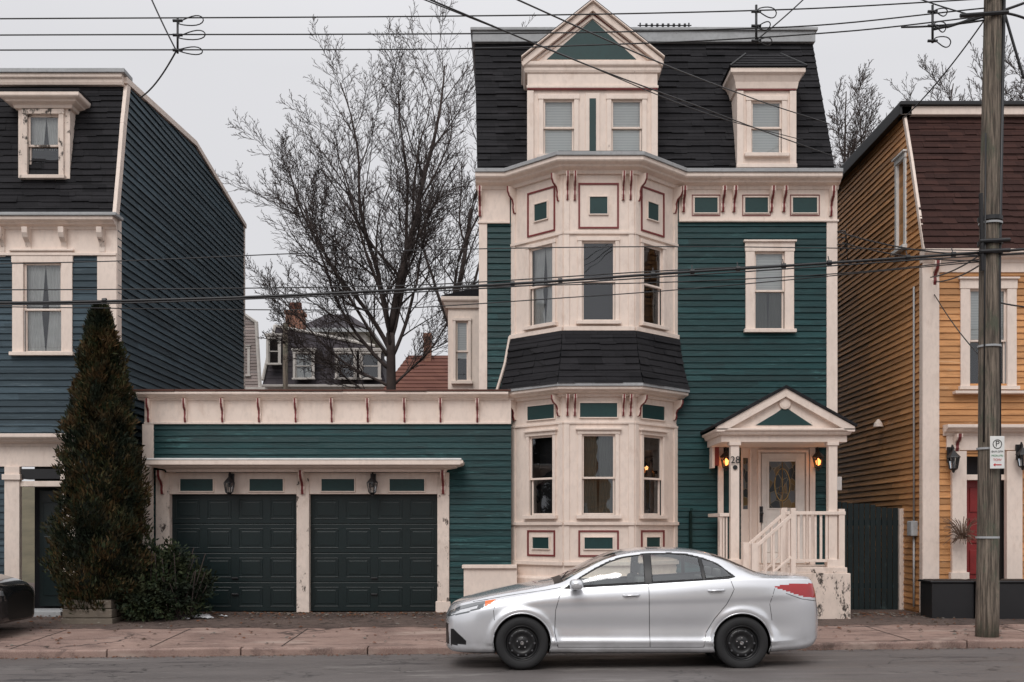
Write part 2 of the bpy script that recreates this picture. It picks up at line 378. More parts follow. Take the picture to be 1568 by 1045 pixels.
# ---- main dormer
Dd = 20.12; FD = front(Dd); d0, d1 = X(808, Dd), X(1006, Dd); dc = X(907, Dd)
wins = [(X(832, Dd), X(879, Dd), Z(238, Dd), Z(153, Dd)), (X(936, Dd), X(983, Dd), Z(238, Dd), Z(153, Dd))]
wall(T, FD, d0, d1, 8.3, 10.2, wins)
box(T, FD, d0, d0+.05, 8.3, 10.2, -1.5, -.001); box(T, FD, d1-.05, d1, 8.3, 10.2, -1.5, -.001)
for w in wins: window(H, FD, *w, cas=.085, blind=1, split=.5, depth=.4, sill=True, head=False, cp=.03)
for a in (d0+.05, d1-.05): box(T, FD, a-.06, a+.06, 8.3, 9.76, -.02, .04)
gx = X(907.5, Dd)
box(T, FD, gx-.13, gx+.13, 8.35, 9.72, -.02, .02); box(H.p('green_panels', M['green']), FD, gx-.06, gx+.06, 8.5, 9.62, .0, .026)
box(H.p('red_edging', M['red']), FD, d0-.01, d1+.01, 9.775, 9.80, -.02, .05)
box(T, FD, d0-.02, d1+.02, 9.80, 9.85, -.02, .06)
box(T, FD, d0-.005, d1+.005, 9.85, 10.12, -.02, .03)
e0, e1 = X(805, 19.95), X(1011, 19.95)
corn(T, [(d0, Dd+1.2), (d0, Dd), (d1, Dd), (d1, Dd+1.2)], 10.08, 10.27, .11)
ap = 11.33; gb = 10.27
prism(T, FD, [(d0-.08, gb), (d1+.08, gb), (dc, ap-.07)], -.3, .03)
prism(H.p('green_panels'), FD, [(X(837, Dd), gb+.06), (X(974, Dd), gb+.06), (dc, ap-.27)], .02, .036)
hw = (e1-e0)/2+.05
for sgn in (-1, 1):
    ea = dc+sgn*hw
    prism(T, FD, [(dc, ap), (dc, ap-.15), (ea-sgn*.0, gb-.10), (ea, gb+.03)], -.02, .13)
    prism(T, FD, [(dc, ap+.035), (dc, ap+.005), (ea+sgn*.03, gb+.035), (ea+sgn*.03, gb+.065)], -.1, .19)
    prism(H.p('dormer_shingles', M['shingle']), FD, [(dc, ap+.06), (dc, ap+.03), (ea+sgn*.03, gb+.06), (ea+sgn*.03, gb+.09)], -2.6, .17)
    prism(H.p('red_edging'), FD, [(dc, ap-.155), (dc, ap-.172), (ea-sgn*.12, gb-.0), (ea-sgn*.12, gb+.017)], .0, .045)
    prism(T, FD, [(dc, ap-.2), (dc, ap-.26), (ea-sgn*.25, gb+.03), (ea-sgn*.25, gb+.07)], .0, .06)
lathe(H.p('finial', M['cream'], 0, True), (dc, Dd-.1, ap-.02), (0, 0, 1), [(0, .1), (.05, .09), (.07, .04), (.04, 0), (0, 0)], 12)
# ---- right dormer
De = 20.28; FE = front(De); r0, r1 = X(1129, De), X(1218, De)
we = (X(1150, De), X(1197, De), Z(236, De), Z(155, De))
wall(T, FE, r0, r1, 8.42, 9.95, [we]); box(T, FE, r0, r0+.04, 8.4, 9.95, -1.2, -.001); box(T, FE, r1-.04, r1, 8.4, 9.95, -1.2, -.001)
window(H, FE, *we, cas=.09, blind=1., head=False, cp=.03)
box(T, FE, r0-.02, r1+.02, 8.4, 8.47, -.02, .06)
for a in (r0+.05, r1-.05): box(T, FE, a-.06, a+.06, 8.47, 9.82, -.02, .035)
box(H.p('red_edging'), FE, r0, r1, 9.83, 9.845, 0, .045)
sweep(T, [(r0, De+1.2), (r0, De), (r1, De), (r1, De+1.2)], [(.0, 9.86), (.03, 9.86), (.05, 9.98), (.10, 10.08), (.15, 10.12), (.15, 10.20), (-.05, 10.21), (-.05, 9.86)])
DS = H.p('dormer_shingles'); a0, a1 = r0-.17, r1+.17
y0 = De-.17; zz = 10.21; top = 10.62
courses(DS, ((a0, y0, zz), (a1, y0, zz), (a1-.38, y0+.45, top), (a0+.38, y0+.45, top)), 5, .015)
courses(DS, ((a0, y0+2, zz), (a0, y0, zz), (a0+.38, y0+.45, top), (a0+.38, y0+2, top)), 5, .015)
courses(DS, ((a1, y0, zz), (a1, y0+2, zz), (a1-.38, y0+2, top), (a1-.38, y0+.45, top)), 5, .015)
DS.add([(a0+.38, y0+.45, top), (a1-.38, y0+.45, top), (a1-.38, y0+2, top), (a0+.38, y0+2, top)], [(0, 1, 2, 3)])
for s_, aa, bb in ((0, a0, a0+.38), (1, a1, a1-.38)): tube(H.p('hip_caps', M['black']), [(aa, y0, zz+.02), (bb, y0+.45, top+.02)], .02, 5)
window(H, F0, *W2, cas=.17, blind=.5, split=.5, curtain='curtaindark', cp=.05)
# ---- bay
def bayface(F, w, flank):
    if flank == 0: wa, wb = X(891, 19.5)-B1[0], X(942, 19.5)-B1[0]
    elif flank == -1: wa, wb = .36*w, .81*w
    else: wa, wb = .19*w, .64*w
    lo = (wa, wb, 1.98, 3.42); hi = (wa, wb, 5.43, 6.85)
    Wl = H.p('bay_walls', M['cream'])
    wall(Wl, F, 0, w, .15, 4.2, [lo]); wall(Wl, F, 0, w, 5.2, 8.1, [hi])
    m = (wa+wb)/2
    window(H, F, *lo, cas=.07, split=.46, blind=0, curtain='curtaindark' if flank == 0 else None, depth=.28, head=True, cp=.03)
    window(H, F, *hi, cas=.07, split=.5, blind=0, depth=.28, head=False, cp=.03, curtain='curtain' if flank == -1 else None)
    for z0, z1, c_ in ((1.08, 1.15, .05), (1.80, 1.86, .05), (3.60, 3.64, .03), (5.25, 5.33, .06), (6.97, 7.02, .035)):
        box(T, F, .0, w, z0, z1, -.02, c_)
    for a in (.055, w-.055):
        for z0, z1 in ((1.15, 1.80), (1.86, 3.60), (5.33, 6.97), (7.02, 8.03)): box(T, F, a-.05, a+.05, z0, z1, -.02, .022)
    pw = .36 if flank == 0 else .34
    redframe(H, F, m-pw, m+pw, 7.07, 7.88, .012, .030)
    greenpanel(H, F, m-.155, m+.155, 7.33, 7.63, .008)
    redframe(H, F, m-pw, m+pw, 1.24, 1.71, .012, .030)
    greenpanel(H, F, m-.25 if flank == 0 else m-.2, m+.25 if flank == 0 else m+.2, 1.38, 1.58, .008)
    greenpanel(H, F, m-.33, m+.33, 3.72, 3.97, .008)
    for a in (.07, .20, w-.20, w-.07) if flank == 0 else (.1, w-.1):
        bracket(H, F, a, 8.04, .46, .2, .055); bracket(H, F, a, 4.11, .36, .2, .055)
bayface(FC, wC, 0); bayface(FL, wF, -1); bayface(FR, wR, 1)
corn(T, bay, 4.08, 4.24, .26)
box(T, F0, BL[0]-.35, BL[0]+.05, 4.1, 4.235, -.05, .22)
sweep(H.p('gutter'), bay, [(.0, 4.242), (.29, 4.242), (.29, 4.30), (.0, 4.32)])
nr = 8
pf = [(.28, 4.30), (.17, 4.62), (.09, 4.95), (.05, 5.25)]
def pfa(f):
    g = f*3; k = min(2, int(g)); g -= k; return lerp(pf[k][0], pf[k+1][0], g), lerp(pf[k][1], pf[k+1][1], g)
def offpath(c):
    pts = [Vector(p) for p in bay]; out = []
    for i in range(4):
        ns = []
        for j in (i-1, i):
            if 0 <= j < 3: d = (pts[j+1]-pts[j]).normalized(); ns.append(Vector((d.y, -d.x)))
        m = ns[0] if len(ns) == 1 else (ns[0]+ns[1])/(1+ns[0].dot(ns[1])); out.append(pts[i]+m*c)
    return out
for i in range(nr):
    (ca, za), (cb_, zb2) = pfa(i/nr), pfa((i+1)/nr); pa_, pb_ = offpath(ca), offpath(cb_)
    for j in range(3):
        courses(H.p('skirt_shingles', M['shingle']), ((pa_[j].x, pa_[j].y, za), (pa_[j+1].x, pa_[j+1].y, za), (pb_[j+1].x, pb_[j+1].y, zb2), (pb_[j].x, pb_[j].y, zb2)), 1, .022, .009)
tube(H.p('hip_flashing', M['cream']), [(BL[0]-.27, 20.36, 4.3), (BL[0]-.12, 20.36, 4.8), (BL[0]-.03, 20.36, 5.3)], .03, 6)
box(T, F0, X(712), BL[0]+.1, .15, 1.02, -.1, .55); box(T, F0, X(712)-.03, BL[0]+.1, 1.02, 1.08, -.1, .6)
sweep(T, bay, [(-.1, .1), (.1, .1), (.1, .84), (.06, .88), (-.1, .88)])
# ---- side oriel
Fo = front(23.0); o0, o1 = X(686, 23), xl+.02
wo = (X(698, 23), X(717, 23), Z(584, 23), Z(492, 23))
wall(T, Fo, o0, o1, 4.0, 6.5, [wo]); box(T, Fo, o0, o0+.03, 4.0, 6.5, -2, -.001)
window(H, Fo, *wo, cas=.06, blind=.6, head=False); corn(T, [(o0, 25), (o0, 23), (o1, 23)], 6.35, 6.58, .14)
prism(H.p('dormer_shingles'), Fo, [(o0-.14, 6.59), (o1, 6.59), (o1, 6.8)], -2, .14)
# ---- door
M['door'] = m_plain('white_door', (.76, .71, .66), .45)
da0, da1 = X(1163), X(1232)
box(T, F0, X(1134), X(1241), 1.05, 3.28, .0, .05)
box(T, F0, X(1132), X(1243), 3.28, 3.36, .0, .12)
box(H.p('door', M['door'], .006), F0, da0+.02, da1-.02, 1.1, 3.13, .05, .085)
for a, b_, c_, d_ in ((da0-.05, da0, 1.1, 3.15), (da1, da1+.05, 1.1, 3.15), (da0-.05, da1+.05, 3.15, 3.2), (X(1146), X(1149), 1.1, 3.2)):
    box(T, F0, a, b_, c_, d_, .05, .11)
ml, nt, b, o_ = newmat('leaded_glass')
vo = nt.nodes.new('ShaderNodeTexVoronoi'); vo.feature = 'DISTANCE_TO_EDGE'; vo.inputs['Scale'].default_value = 9
L(nt, coords(nt, (1, 1, .6)), vo.inputs['Vector'])
vc = nt.nodes.new('ShaderNodeTexVoronoi'); vc.inputs['Scale'].default_value = 9; L(nt, coords(nt, (1, 1, .6)), vc.inputs['Vector'])
sp = nt.nodes.new('ShaderNodeSeparateColor'); L(nt, vc.outputs['Color'], sp.inputs[0])
c = mixc(nt, ramp(nt, sp.outputs[0], .6, .9), (.02, .025, .03), (.13, .085, .035)); c = mixc(nt, ramp(nt, sp.outputs[1], .8, .85), c, (.10, .11, .12))
c = mixc(nt, ramp(nt, vo.outputs[0], .01, .03), (.22, .18, .12), c)
L(nt, c, b.inputs['Base Color']); b.inputs['Roughness'].default_value = .12
M['leaded'] = ml; M['brass'] = m_plain('brass', (.5, .33, .12), .35, .8)
box(H.p('door_glass', M['leaded']), F0, X(1176), X(1216), 2.12, 2.98, .08, .09)
for r_ in ((X(1173), X(1176), 2.09, 3.01), (X(1216), X(1219), 2.09, 3.01), (X(1176), X(1216), 2.98, 3.01), (X(1176), X(1216), 2.09, 2.12)):
    box(H.p('door'), F0, *r_, .08, .10)
ov = [(X(1196)+.14*math.cos(t), 20.4-.092, 2.55+.30*math.sin(t)) for t in np.linspace(0, 2*math.pi, 29)]
tube(H.p('door_came', M['brass'], 0, True), ov, .008, 5)
tube(H.p('door_came'), [(X(1196), 20.31, 2.13), (X(1196), 20.31, 2.97)], .006, 5)
tube(H.p('door_came'), [(X(1196)-.07, 20.31, 2.4), (X(1196), 20.31, 2.72), (X(1196)+.07, 20.31, 2.4), (X(1196)-.07, 20.31, 2.4)], .006, 5)
for a0_, a1_ in ((X(1172), X(1193)), (X(1199), X(1222))): box(H.p('door'), F0, a0_, a1_, 1.3, 1.9, .08, .098)
box(H.p('door_glass'), F0, X(1137), X(1144), 2.1, 3.05, .05, .058)
box(H.p('door_hardware', M['black'], .004), F0, X(1161), X(1166), 1.85, 2.15, .085, .12)
lathe(H.p('door_hardware'), (X(1164), 20.3, 2.02), (0, -1, 0), [(0, .07), (.03, .06), (.035, .03), (.015, 0)], 12)
# ---- porch
Dp = 19.0; FPo = front(Dp); p0, p1 = X(1118, Dp), X(1283, Dp); pc = X(1201, Dp); fl = 1.07
box(H.p('porch_floor', M['creamworn'], .01), FPo, X(1120, Dp), X(1296, Dp), fl-.1, fl, -1.38, .06)
PB = H.p('porch_base', M['creampeel'], .01)
box(PB, FPo, X(1192, Dp), X(1300, Dp), .1, fl-.1, -1.38, .10); box(PB, FPo, X(1105, Dp), X(1192, Dp), .1, fl-.1, -1.38, -.02)
for a in (p0+.085, p1-.085):
    box(T, FPo, a-.075, a+.075, fl, 3.24, -.15, 0)
    box(T, FPo, a-.10, a+.10, fl, fl+.14, -.175, .025); box(T, FPo, a-.10, a+.10, 3.18, 3.24, -.175, .025)
    box(T, FPo, a-.05, a+.05, fl, 3.24, -1.36, -1.28)
pe0, pe1 = pc-1.19, pc+1.19
box(T, FPo, pe0+.1, pe1-.1, 3.24, 3.40, -1.38, -.01)
corn(T, [(pe0+.12, 20.38), (pe0+.12, Dp), (pe1-.12, Dp), (pe1-.12, 20.38)], 3.36, 3.47, .12)
pa = 4.16; pb = 3.47; hw = (pe1-pe0)/2
prism(T, FPo, [(pc-hw+.1, pb), (pc+hw-.1, pb), (pc, pa-.08)], -.2, .02)
prism(H.p('green_panels'), FPo, [(X(1157, Dp), pb+.06), (X(1243, Dp), pb+.06), (X(1215, Dp), pb+.27), (pc, pb+.38), (X(1188, Dp), pb+.27)], .01, .035)
lathe(T, (pc, Dp-.02, pb+.43), (0, -1, 0), [(.10, 0), (.10, .04), (.06, .05), (0, .05)], 18)
for s in (-1, 1):
    ea = pc+s*hw
    prism(T, FPo, [(pc, pa), (pc, pa-.15), (ea-s*.12, pb-.06), (ea, pb-.06), (ea, pb+.03)], -.02, .12)
    prism(H.p('porch_shingles', M['shingle']), FPo, [(pc, pa+.05), (pc, pa), (ea+s*.03, pb+.025), (ea+s*.03, pb+.065)], -1.4, .15)
box(H.p('red_edging'), F0, X(1090), X(1098), 2.9, 3.4, 0, .2); box(T, F0, X(1086), X(1090), 2.85, 3.4, 0, .3)
def lantern(o, x, y, z, s=1, lit=False, arm=(0, 1)):
    K = o.p('lantern_frames', M['black']); G = o.p('lantern_glow' if lit else 'lantern_glass', M['bulb'] if lit else M['glass'])
    lathe(K, (x, y, z), (0, 0, 1), [(0, .19*s), (.012*s, .15*s), (.03*s, .13*s), (.085*s, .07*s), (.09*s, .06*s), (.05*s, .06*s)], 6)
    lathe(K, (x, y, z), (0, 0, 1), [(.0, -.14*s), (.015*s, -.13*s), (.02*s, -.11*s), (.05*s, -.09*s), (.055*s, -.08*s), (0, -.08*s)], 6)
    for k in range(6):
        t = k*math.pi/3
        tube(K, [(x+.05*s*math.cos(t), y+.05*s*math.sin(t), z-.08*s), (x+.075*s*math.cos(t), y+.075*s*math.sin(t), z+.06*s)], .009*s, 4)
    if lit: lathe(G, (x, y, z), (0, 0, 1), [(0, -.06*s), (.028*s, -.04*s), (.036*s, .01*s), (0, .05*s)], 10)
    else: lathe(G, (x, y, z), (0, 0, 1), [(.045*s, -.08*s), (.068*s, .06*s)], 6)
    tube(K, [(x, y, z+.17*s), (x, y+arm[0], z+.22*s), (x, y+arm[1]*.14, z+.1*s)], .012*s, 6)
    box(K, Frame((x, y+.15, 0), (1, 0, 0)), -.04*s, .04*s, z-.0*s, z+.2*s, -.02, .02)
for u in (1112, 1253):
    lantern(H, X(u, 20.2), 20.2, Z(707, 20.2), 1.3, True, (.07, 1))
    li = bpy.data.lights.new('lantern_light', 'POINT'); li.energy = .8; li.color = (1, .45, .16); li.shadow_soft_size = .04
    lo = bpy.data.objects.new('lantern_light', li); lo.location = (X(u, 20.2), 20.02, Z(712, 20.2)); bpy.context.scene.collection.objects.link(lo); H.adopt(lo)
RL = H.p('railings', M['cream'], .004)
box(RL, FPo, X(1200, Dp), X(1294, Dp), 1.98, 2.04, -.06, .04); box(RL, FPo, X(1200, Dp), X(1290, Dp), 1.16, 1.21, -.035, .005)
for i in range(10):
    a = lerp(X(1206, Dp), X(1283, Dp), i/9)
    if abs(a-(p1-.085)) < .09: continue
    box(RL, FPo, a-.02, a+.02, 1.21, 1.98, -.035, .005)
box(RL, FPo, X(1284, Dp), X(1293, Dp), fl, 2.08, -.07, .03); box(RL, FPo, X(1197, Dp), X(1205, Dp), fl, 2.1, -.07, .03)
box(RL, FPo, X(1103, Dp), X(1118, Dp), 1.95, 2.01, -1.2, -.05)
for i in range(3): box(RL, FPo, X(1104, Dp)+i*.05, X(1104, Dp)+i*.05+.03, 1.05, 1.95, -.12, -.08)
FS = front(18.9)
sx1 = X(1200, 18.9); ns = 5
for i in range(ns): box(PB, FS, sx1-.28*(i+1), sx1-.28*i-.002, .1, fl-.17*(i+1), -.06, .75)
for cz in (.02, .70):
    q0 = Vector((sx1-.02, 18.9-cz, 1.98)); q1 = Vector((sx1-.66, 18.9-cz, 1.42)); Fq = Frame((0, 18.9-cz, 0), (1, 0, 0))
    for dz, r in ((0, .035), (-.68, .022)): prism(RL, Fq, [(q0.x, q0.z+dz+r), (q0.x, q0.z+dz-r), (q1.x, q1.z+dz-r), (q1.x, q1.z+dz+r)], -.03, .03)
    for i in range(5):
        p = q0.lerp(q1, (i+.5)/5); box(RL, Fq, p.x-.018, p.x+.018, p.z-.67, p.z-.02, -.018, .018)
    box(RL, Fq, q1.x-.05, q1.x+.05, .3, q1.z+.08, -.05, .05); box(RL, Fq, q0.x-.04, q0.x+.04, .9, q0.z+.1, -.04, .04)
tube(H.p('vent_pipe', M['green'], 0, True), [(X(1056), 20.3, 1.1), (X(1056), 20.3, 2.05), (X(1057), 20.25, 2.1)], .03, 8)
def text(o, s, x, y, z, size, mat, ext=.004, rz=0):
    cu = bpy.data.curves.new('text', 'FONT'); cu.body = s; cu.size = size; cu.extrude = ext; cu.align_x = 'CENTER'; cu.align_y = 'CENTER'
    ob = bpy.data.objects.new('lettering', cu); ob.location = (x, y, z); ob.rotation_euler = (math.pi/2, 0, rz); cu.materials.append(mat)
    bpy.context.scene.collection.objects.link(ob); o.adopt(ob)
text(H, '28', p0+.085, Dp-.028, Z(705, Dp), .17, M['black'])
lathe(H.p('bell_plaque', M['black']), (p0+.085, Dp, Z(716, Dp)), (0, -1, 0), [(.04, 0), (.04, .02), (0, .02)], 14)
box(H.p('meter_box', M['white'], .01), F0, xr-.02, xr+.1, 2.45, 2.7, -.3, .05)
for k in range(3): tube(H.p('service_bracket', M['black'], 0, True), [(xr+.02, 20.35, 7.25-k*.12), (xr+.12, 20.2, 7.22-k*.12), (xr+.16, 20.2, 7.0-k*.15), (xr+.05, 20.32, 6.9-k*.1)], .014, 5)
H.done()

# ================================================================== GARAGE
G = Thing('attached_garage', (-3.4, 20.2, .2))
Dg = 20.2; FG = front(Dg); g0, g1 = X(234, Dg), BL[0]-.005
T = G.p('trim', M['cream'], .006)
doors = [(X(261, Dg), X(455, Dg)), (X(474, Dg), X(670, Dg))]; dtop = Z(757, Dg)
hol = [(doors[0][0]-.1, doors[1][1]+.1, .0, 2.78)]
siding(G.p('clapboards', M['teal']), FG, [(g0, .1), (g1, .1), (g1, 3.7), (g0, 3.7)], hol)
wall(G.p('sheathing', M['green']), FG, g0, g1, .05, 4.1, hol, -.004)
box(G.p('side_walls', M['teal']), FG, g0+.01, g0+.03, .05, 4.1, -6, -.01); box(G.p('side_walls'), FG, g0+.03, g1, .05, 4.1, -6, -5.98)
box(T, FG, X(219, Dg), X(236, Dg), .2, 3.66, -.05, .05)
box(T, FG, X(222, Dg), g1, 3.70, 4.14, -.02, .03); box(T, FG, X(222, Dg), g1, 3.66, 3.70, 0, .06)
FGz = front(Dg-.03)
for u in (229, 285, 342, 398, 454, 509, 564, 620, 675, 731): bracket(G, FGz, X(u, Dg), 4.12, .42, .15, .06)
corn(T, [(X(218, Dg), 20.9), (X(218, Dg), Dg), (g1-.05, Dg)], 4.10, 4.235, .2)
for i in range(9):
    xa = lerp(X(209, Dg), g1, i/9); xb = lerp(X(209, Dg), g1, (i+1)/9)
    box(G.p('roof_flashing', M['brown'], .004), FG, xa, xb-.004, 4.245+random.uniform(-.006, .006), 4.275+random.uniform(-.008, .008), -6, .215+random.uniform(-.01, .01))
box(T, FG, X(706, Dg), g1-.02, .15, .2, 0, .03)
c0, c1 = X(224, 19.6), X(702, 19.6)
corn(T, [(c0+.3, 20.2), (c0+.3, 20.0), (c1-.3, 20.0), (c1-.3, 20.2)], 2.77, 2.96, .38)
box(G.p('canopy_top', M['white'], .01), FG, c0-.05, c1+.05, 2.965, 3.0, 0, .60)
box(G.p('canopy_edge', M['cream'], .01), FG, c0-.04, c1+.04, 2.88, 2.965, .02, .59)
box(T, FG, doors[0][0]-.02, doors[1][1]+.02, dtop, 2.77, -.12, .03)
for u0, u1 in ((277, 327), (383, 434), (493, 543), (597, 650)): greenpanel(G, FGz, X(u0, Dg), X(u1, Dg), 2.43, 2.65, .006)
for a0_, a1_ in ((X(240, Dg), doors[0][0]), (doors[0][1], doors[1][0]), (doors[1][1], X(688, Dg))):
    box(G.p('posts', M['creamworn'], .006), FG, a0_, a1_, .2, 2.77, -.12, .06); m = (a0_+a1_)/2
    bracket(G, front(Dg-.06), m, 2.80, .42, .26, .08)
box(T, FG, doors[1][1]-.03, X(690, Dg), .2, .40, -.1, .085)
GD = G.p('garage_doors', M['garagedoor'], .006)
for a0_, a1_ in doors:
    Fd = front(Dg+.1)
    for r in range(4):
        b0_ = .21+r*(dtop-.21)/4; b1_ = b0_+(dtop-.21)/4-.008
        box(GD, Fd, a0_, a1_, b0_, b1_, -.04, 0)
        for k in range(4):
            w = (a1_-a0_)/4
            q0, q1 = a0_+k*w+.07, a0_+(k+1)*w-.07
            for e in ((q0, q1, b1_-.1, b1_-.085), (q0, q1, b0_+.085, b0_+.1), (q0, q0+.015, b0_+.1, b1_-.1), (q1-.015, q1, b0_+.1, b1_-.1)): box(GD, Fd, *e, -.01, .010)
            box(GD, Fd, q0+.05, q1-.05, b0_+.14, b1_-.14, -.01, .008)
    for r in (1, 2): box(G.p('door_handles', M['black'], .004), Fd, (a0_+a1_)/2-.06, (a0_+a1_)/2+.06, .21+r*.3, .24+r*.3, 0, .04)
for u in (351, 570): lantern(G, X(u, 19.95), 19.95, Z(746, 19.95), 1.25, False, (.05, 1))
G.done()

# ================================================================== BLUE HOUSE
B = Thing('blue_wooden_house', (-9.5, 20, .2))
Db = 19.9; FB = front(Db); bx = -7.18; bl = -13.0
bw = (X(37, Db), X(95, Db), Z(540, Db), Z(403, Db))
T = B.p('trim', M['cream'], .006)
siding(B.p('clapboards', M['blue']), FB, [(bl, .1), (bx, .1), (bx, 6.8), (bl, 6.8)], [bw, (X(33, Db), X(100, Db), 0, 3.3)], .12)
wall(B.p('sheathing', M['blue']), FB, bl, bx, .1, 7.3, [bw, (X(33, Db), X(100, Db), 0, 3.3)], -.004)
Fbs = Frame((bx, 0, 0), (0, 1, 0))
prof = [(19.9, .1), (29.4, .1), (29.4, 9.82), (24.8, 10.42), (20.42, 10.02), (20.2, 9.2), (20.02, 8.3), (19.9, 7.4)]
siding(B.p('clapboards'), Fbs, prof, (), .14, .030)
B.p('sheathing').add([Fbs.pt(a, b_, -.006) for a, b_ in prof], [tuple(range(len(prof)))])
B.p('roof_top', M['shingle']).add([(bx, 20.42, 10.03), (bx, 24.8, 10.43), (bx, 29.4, 9.83), (bl, 29.4, 9.83), (bl, 24.8, 10.43), (bl, 20.42, 10.03)], [(0, 1, 4, 5), (1, 2, 3, 4)])
rk = [(19.78, 7.42), (19.98, 8.3), (20.17, 9.2), (20.38, 10.02)]
for (y0_, z0_), (y1_, z1_) in zip(rk[:-1], rk[1:]):
    prism(T, Fbs, [(y0_-.02, z0_), (y0_+.15, z0_), (y1_+.15, z1_), (y1_-.02, z1_)], -.02, .05)
tp = [(20.3, 10.05), (24.8, 10.45), (29.45, 9.85)]
for (y0_, z0_), (y1_, z1_) in zip(tp[:-1], tp[1:]):
    prism(T, Fbs, [(y0_, z0_-.07), (y1_, z1_-.07), (y1_, z1_+.05), (y0_, z0_+.05)], -.05, .06)
box(T, Fbs, 29.3, 29.42, .1, 9.8, -.01, .03)
fr = [(19.80, 7.40), (19.98, 8.3), (20.17, 9.2), (20.36, 9.98)]
for (y0_, z0_), (y1_, z1_) in zip(fr[:-1], fr[1:]):
    courses(B.p('mansard_shingles', M['shingle']), ((bl, y0_, z0_), (bx-.02, y0_, z0_), (bx-.02, y1_, z1_), (bl, y1_, z1_)), 7, .024, .010)
corn(T, [(bl, 20.3), (bx+.0, 20.3)], 9.93, 10.12, .12); box(B.p('gutter', M['roofgrey'], .01), front(20.3), bl, bx+.06, 10.12, 10.2, -.3, .16)
corn(T, [(bl, Db), (bx+.03, Db)], 7.15, 7.34, .26); box(B.p('gutter'), FB, bl, bx+.1, 7.342, 7.40, -.1, .3)
box(T, FB, bl, bx+.01, 6.73, 7.16, -.02, .035); box(T, FB, bl, bx+.02, 6.68, 6.73, -.02, .07)
for u in (5, 45, 100, 158): bracket(B, FB, X(u, Db), 7.16, .5, .22, .1, 'creamworn')
box(T, FB, X(150, Db), bx+.02, .2, 6.68, -.02, .045); box(T, Fbs, 19.87, 20.1, .2, 7.36, -.01, .03)
window(B, FB, *bw, cas=.2, split=.48, blind=0, curtain='curtain', mat='cream')
Fbd = front(19.93); w = (X(43, 19.93), X(91, 19.93), Z(270, 19.93), Z(176, 19.93)); s0, s1 = X(28, 19.93), X(107, 19.93)
wall(B.p('dormer_walls', M['creamworn']), Fbd, s0, s1, 7.85, 9.45, [w]); box(B.p('dormer_walls'), Fbd, s1-.03, s1, 7.85, 9.45, -.7, -.001); box(B.p('dormer_walls'), Fbd, s0, s0+.03, 7.85, 9.45, -.7, -.001)
window(B, Fbd, *w, cas=.09, blind=0, curtain='curtain', mat='creampeel', head=False)
corn(T, [(s0, 20.9), (s0, 19.93), (s1, 19.93), (s1, 20.9)], 9.36, 9.58, .26); box(B.p('dormer_roof', M['shingle']), Fbd, s0-.27, s1+.27, 9.585, 9.63, -.8, .27)
corn(T, [(bl, Db), (X(118, Db), Db)], 3.22, 3.44, .3)
box(T, FB, bl, X(118, Db), 2.86, 3.22, -.02, .05)
for u0, u1 in ((10, 33), (99, 118), (-80, -57)):
    box(T, FB, X(u0, Db), X(u1, Db), .2, 2.86, -.02, .09); box(T, FB, X(u0, Db)-.03, X(u1, Db)+.03, 2.62, 2.72, -.02, .13)
box(T, FB, X(33, Db), X(99, Db), 2.5, 2.6, -.25, .06)
box(B.p('door_reveal', M['room']), FB, X(31, Db), X(101, Db), .2, 2.9, -.9, -.6)
box(B.p('front_door', M['garagedoor'], .01), FB, X(45, Db), X(99, Db), .3, 2.45, -.5, -.42)
box(B.p('transom', M['black']), FB, X(34, Db), X(98, Db), 2.64, 2.82, -.3, .055)
for k in range(3): box(B.p('front_door'), FB, X(52, Db), X(92, Db), .5+k*.62, .5+k*.62+.48, -.44, -.40)
box(B.p('entry_step', M['roofgrey'], .01), FB, X(0, Db), X(105, Db), .05, .26, -.5, .35)
B.done()
RB = Thing('timber_planter', (-8.2, 19, .15))
M['timber'] = m_paint('weathered_timber', (.17, .14, .11), .9, worn=(.35, .32, .28), wornamt=.6, streak=(1, 1, 8))
for k in range(3):
    box(RB.p('timbers', M['timber'], .012), front(18.5), X(93, 18.5)+.02*k, X(172, 18.5)-.015*k, .08+k*.155, .08+k*.155+.145, -1.0, 0-.01*k)
RB.done()

# ================================================================== YELLOW HOUSE
Y = Thing('yellow_wooden_house', (10, 20, .2))
Dy = 19.9; FY = front(Dy); yx = 7.46; yr = 14.0
yw = (X(1484, Dy), X(1541, Dy), Z(592, Dy), Z(443, Dy)); yd = (X(1477, Dy), X(1560, Dy), 0, 3.05)
T = Y.p('trim', M['cream'], .006)
siding(Y.p('clapboards', M['yellow']), FY, [(yx, .1), (yr, .1), (yr, 6.5), (yx, 6.5)], [yw, yd])
wall(Y.p('sheathing', M['yellow']), FY, yx, yr, .1, 6.7, [yw, yd], -.004)
Fys = Frame((yx, 0, 0), (0, -1, 0))
yp = [(-19.9, .1), (-19.9, 6.75), (-20.5, 8.6), (-20.85, 9.58), (-31, 9.72), (-31, .1)]
ys = (-21.25, -20.72, 7.0, 8.85)
siding(Y.p('clapboards'), Fys, yp, [ys])
Y.p('sheathing').add([Fys.pt(a, b_, -.008) for a, b_ in yp], [tuple(range(len(yp)))])
window(Y, Fys, ys[0]+.08, ys[1]-.08, ys[2]+.1, ys[3]-.1, cas=.1, mat='white', depth=.3)
for (a_, b_), (c_, d_) in zip([(-19.78, 6.75), (-20.42, 8.6)], [(-20.42, 8.6), (-20.80, 9.58)]):
    prism(T, Fys, [(a_, b_), (c_, d_), (c_-.10, d_), (a_-.10, b_)], -.02, .03)
box(Y.p('roof_edge', M['black'], .01), Fys, -31, -20.72, 9.56, 9.74, -.1, .14)
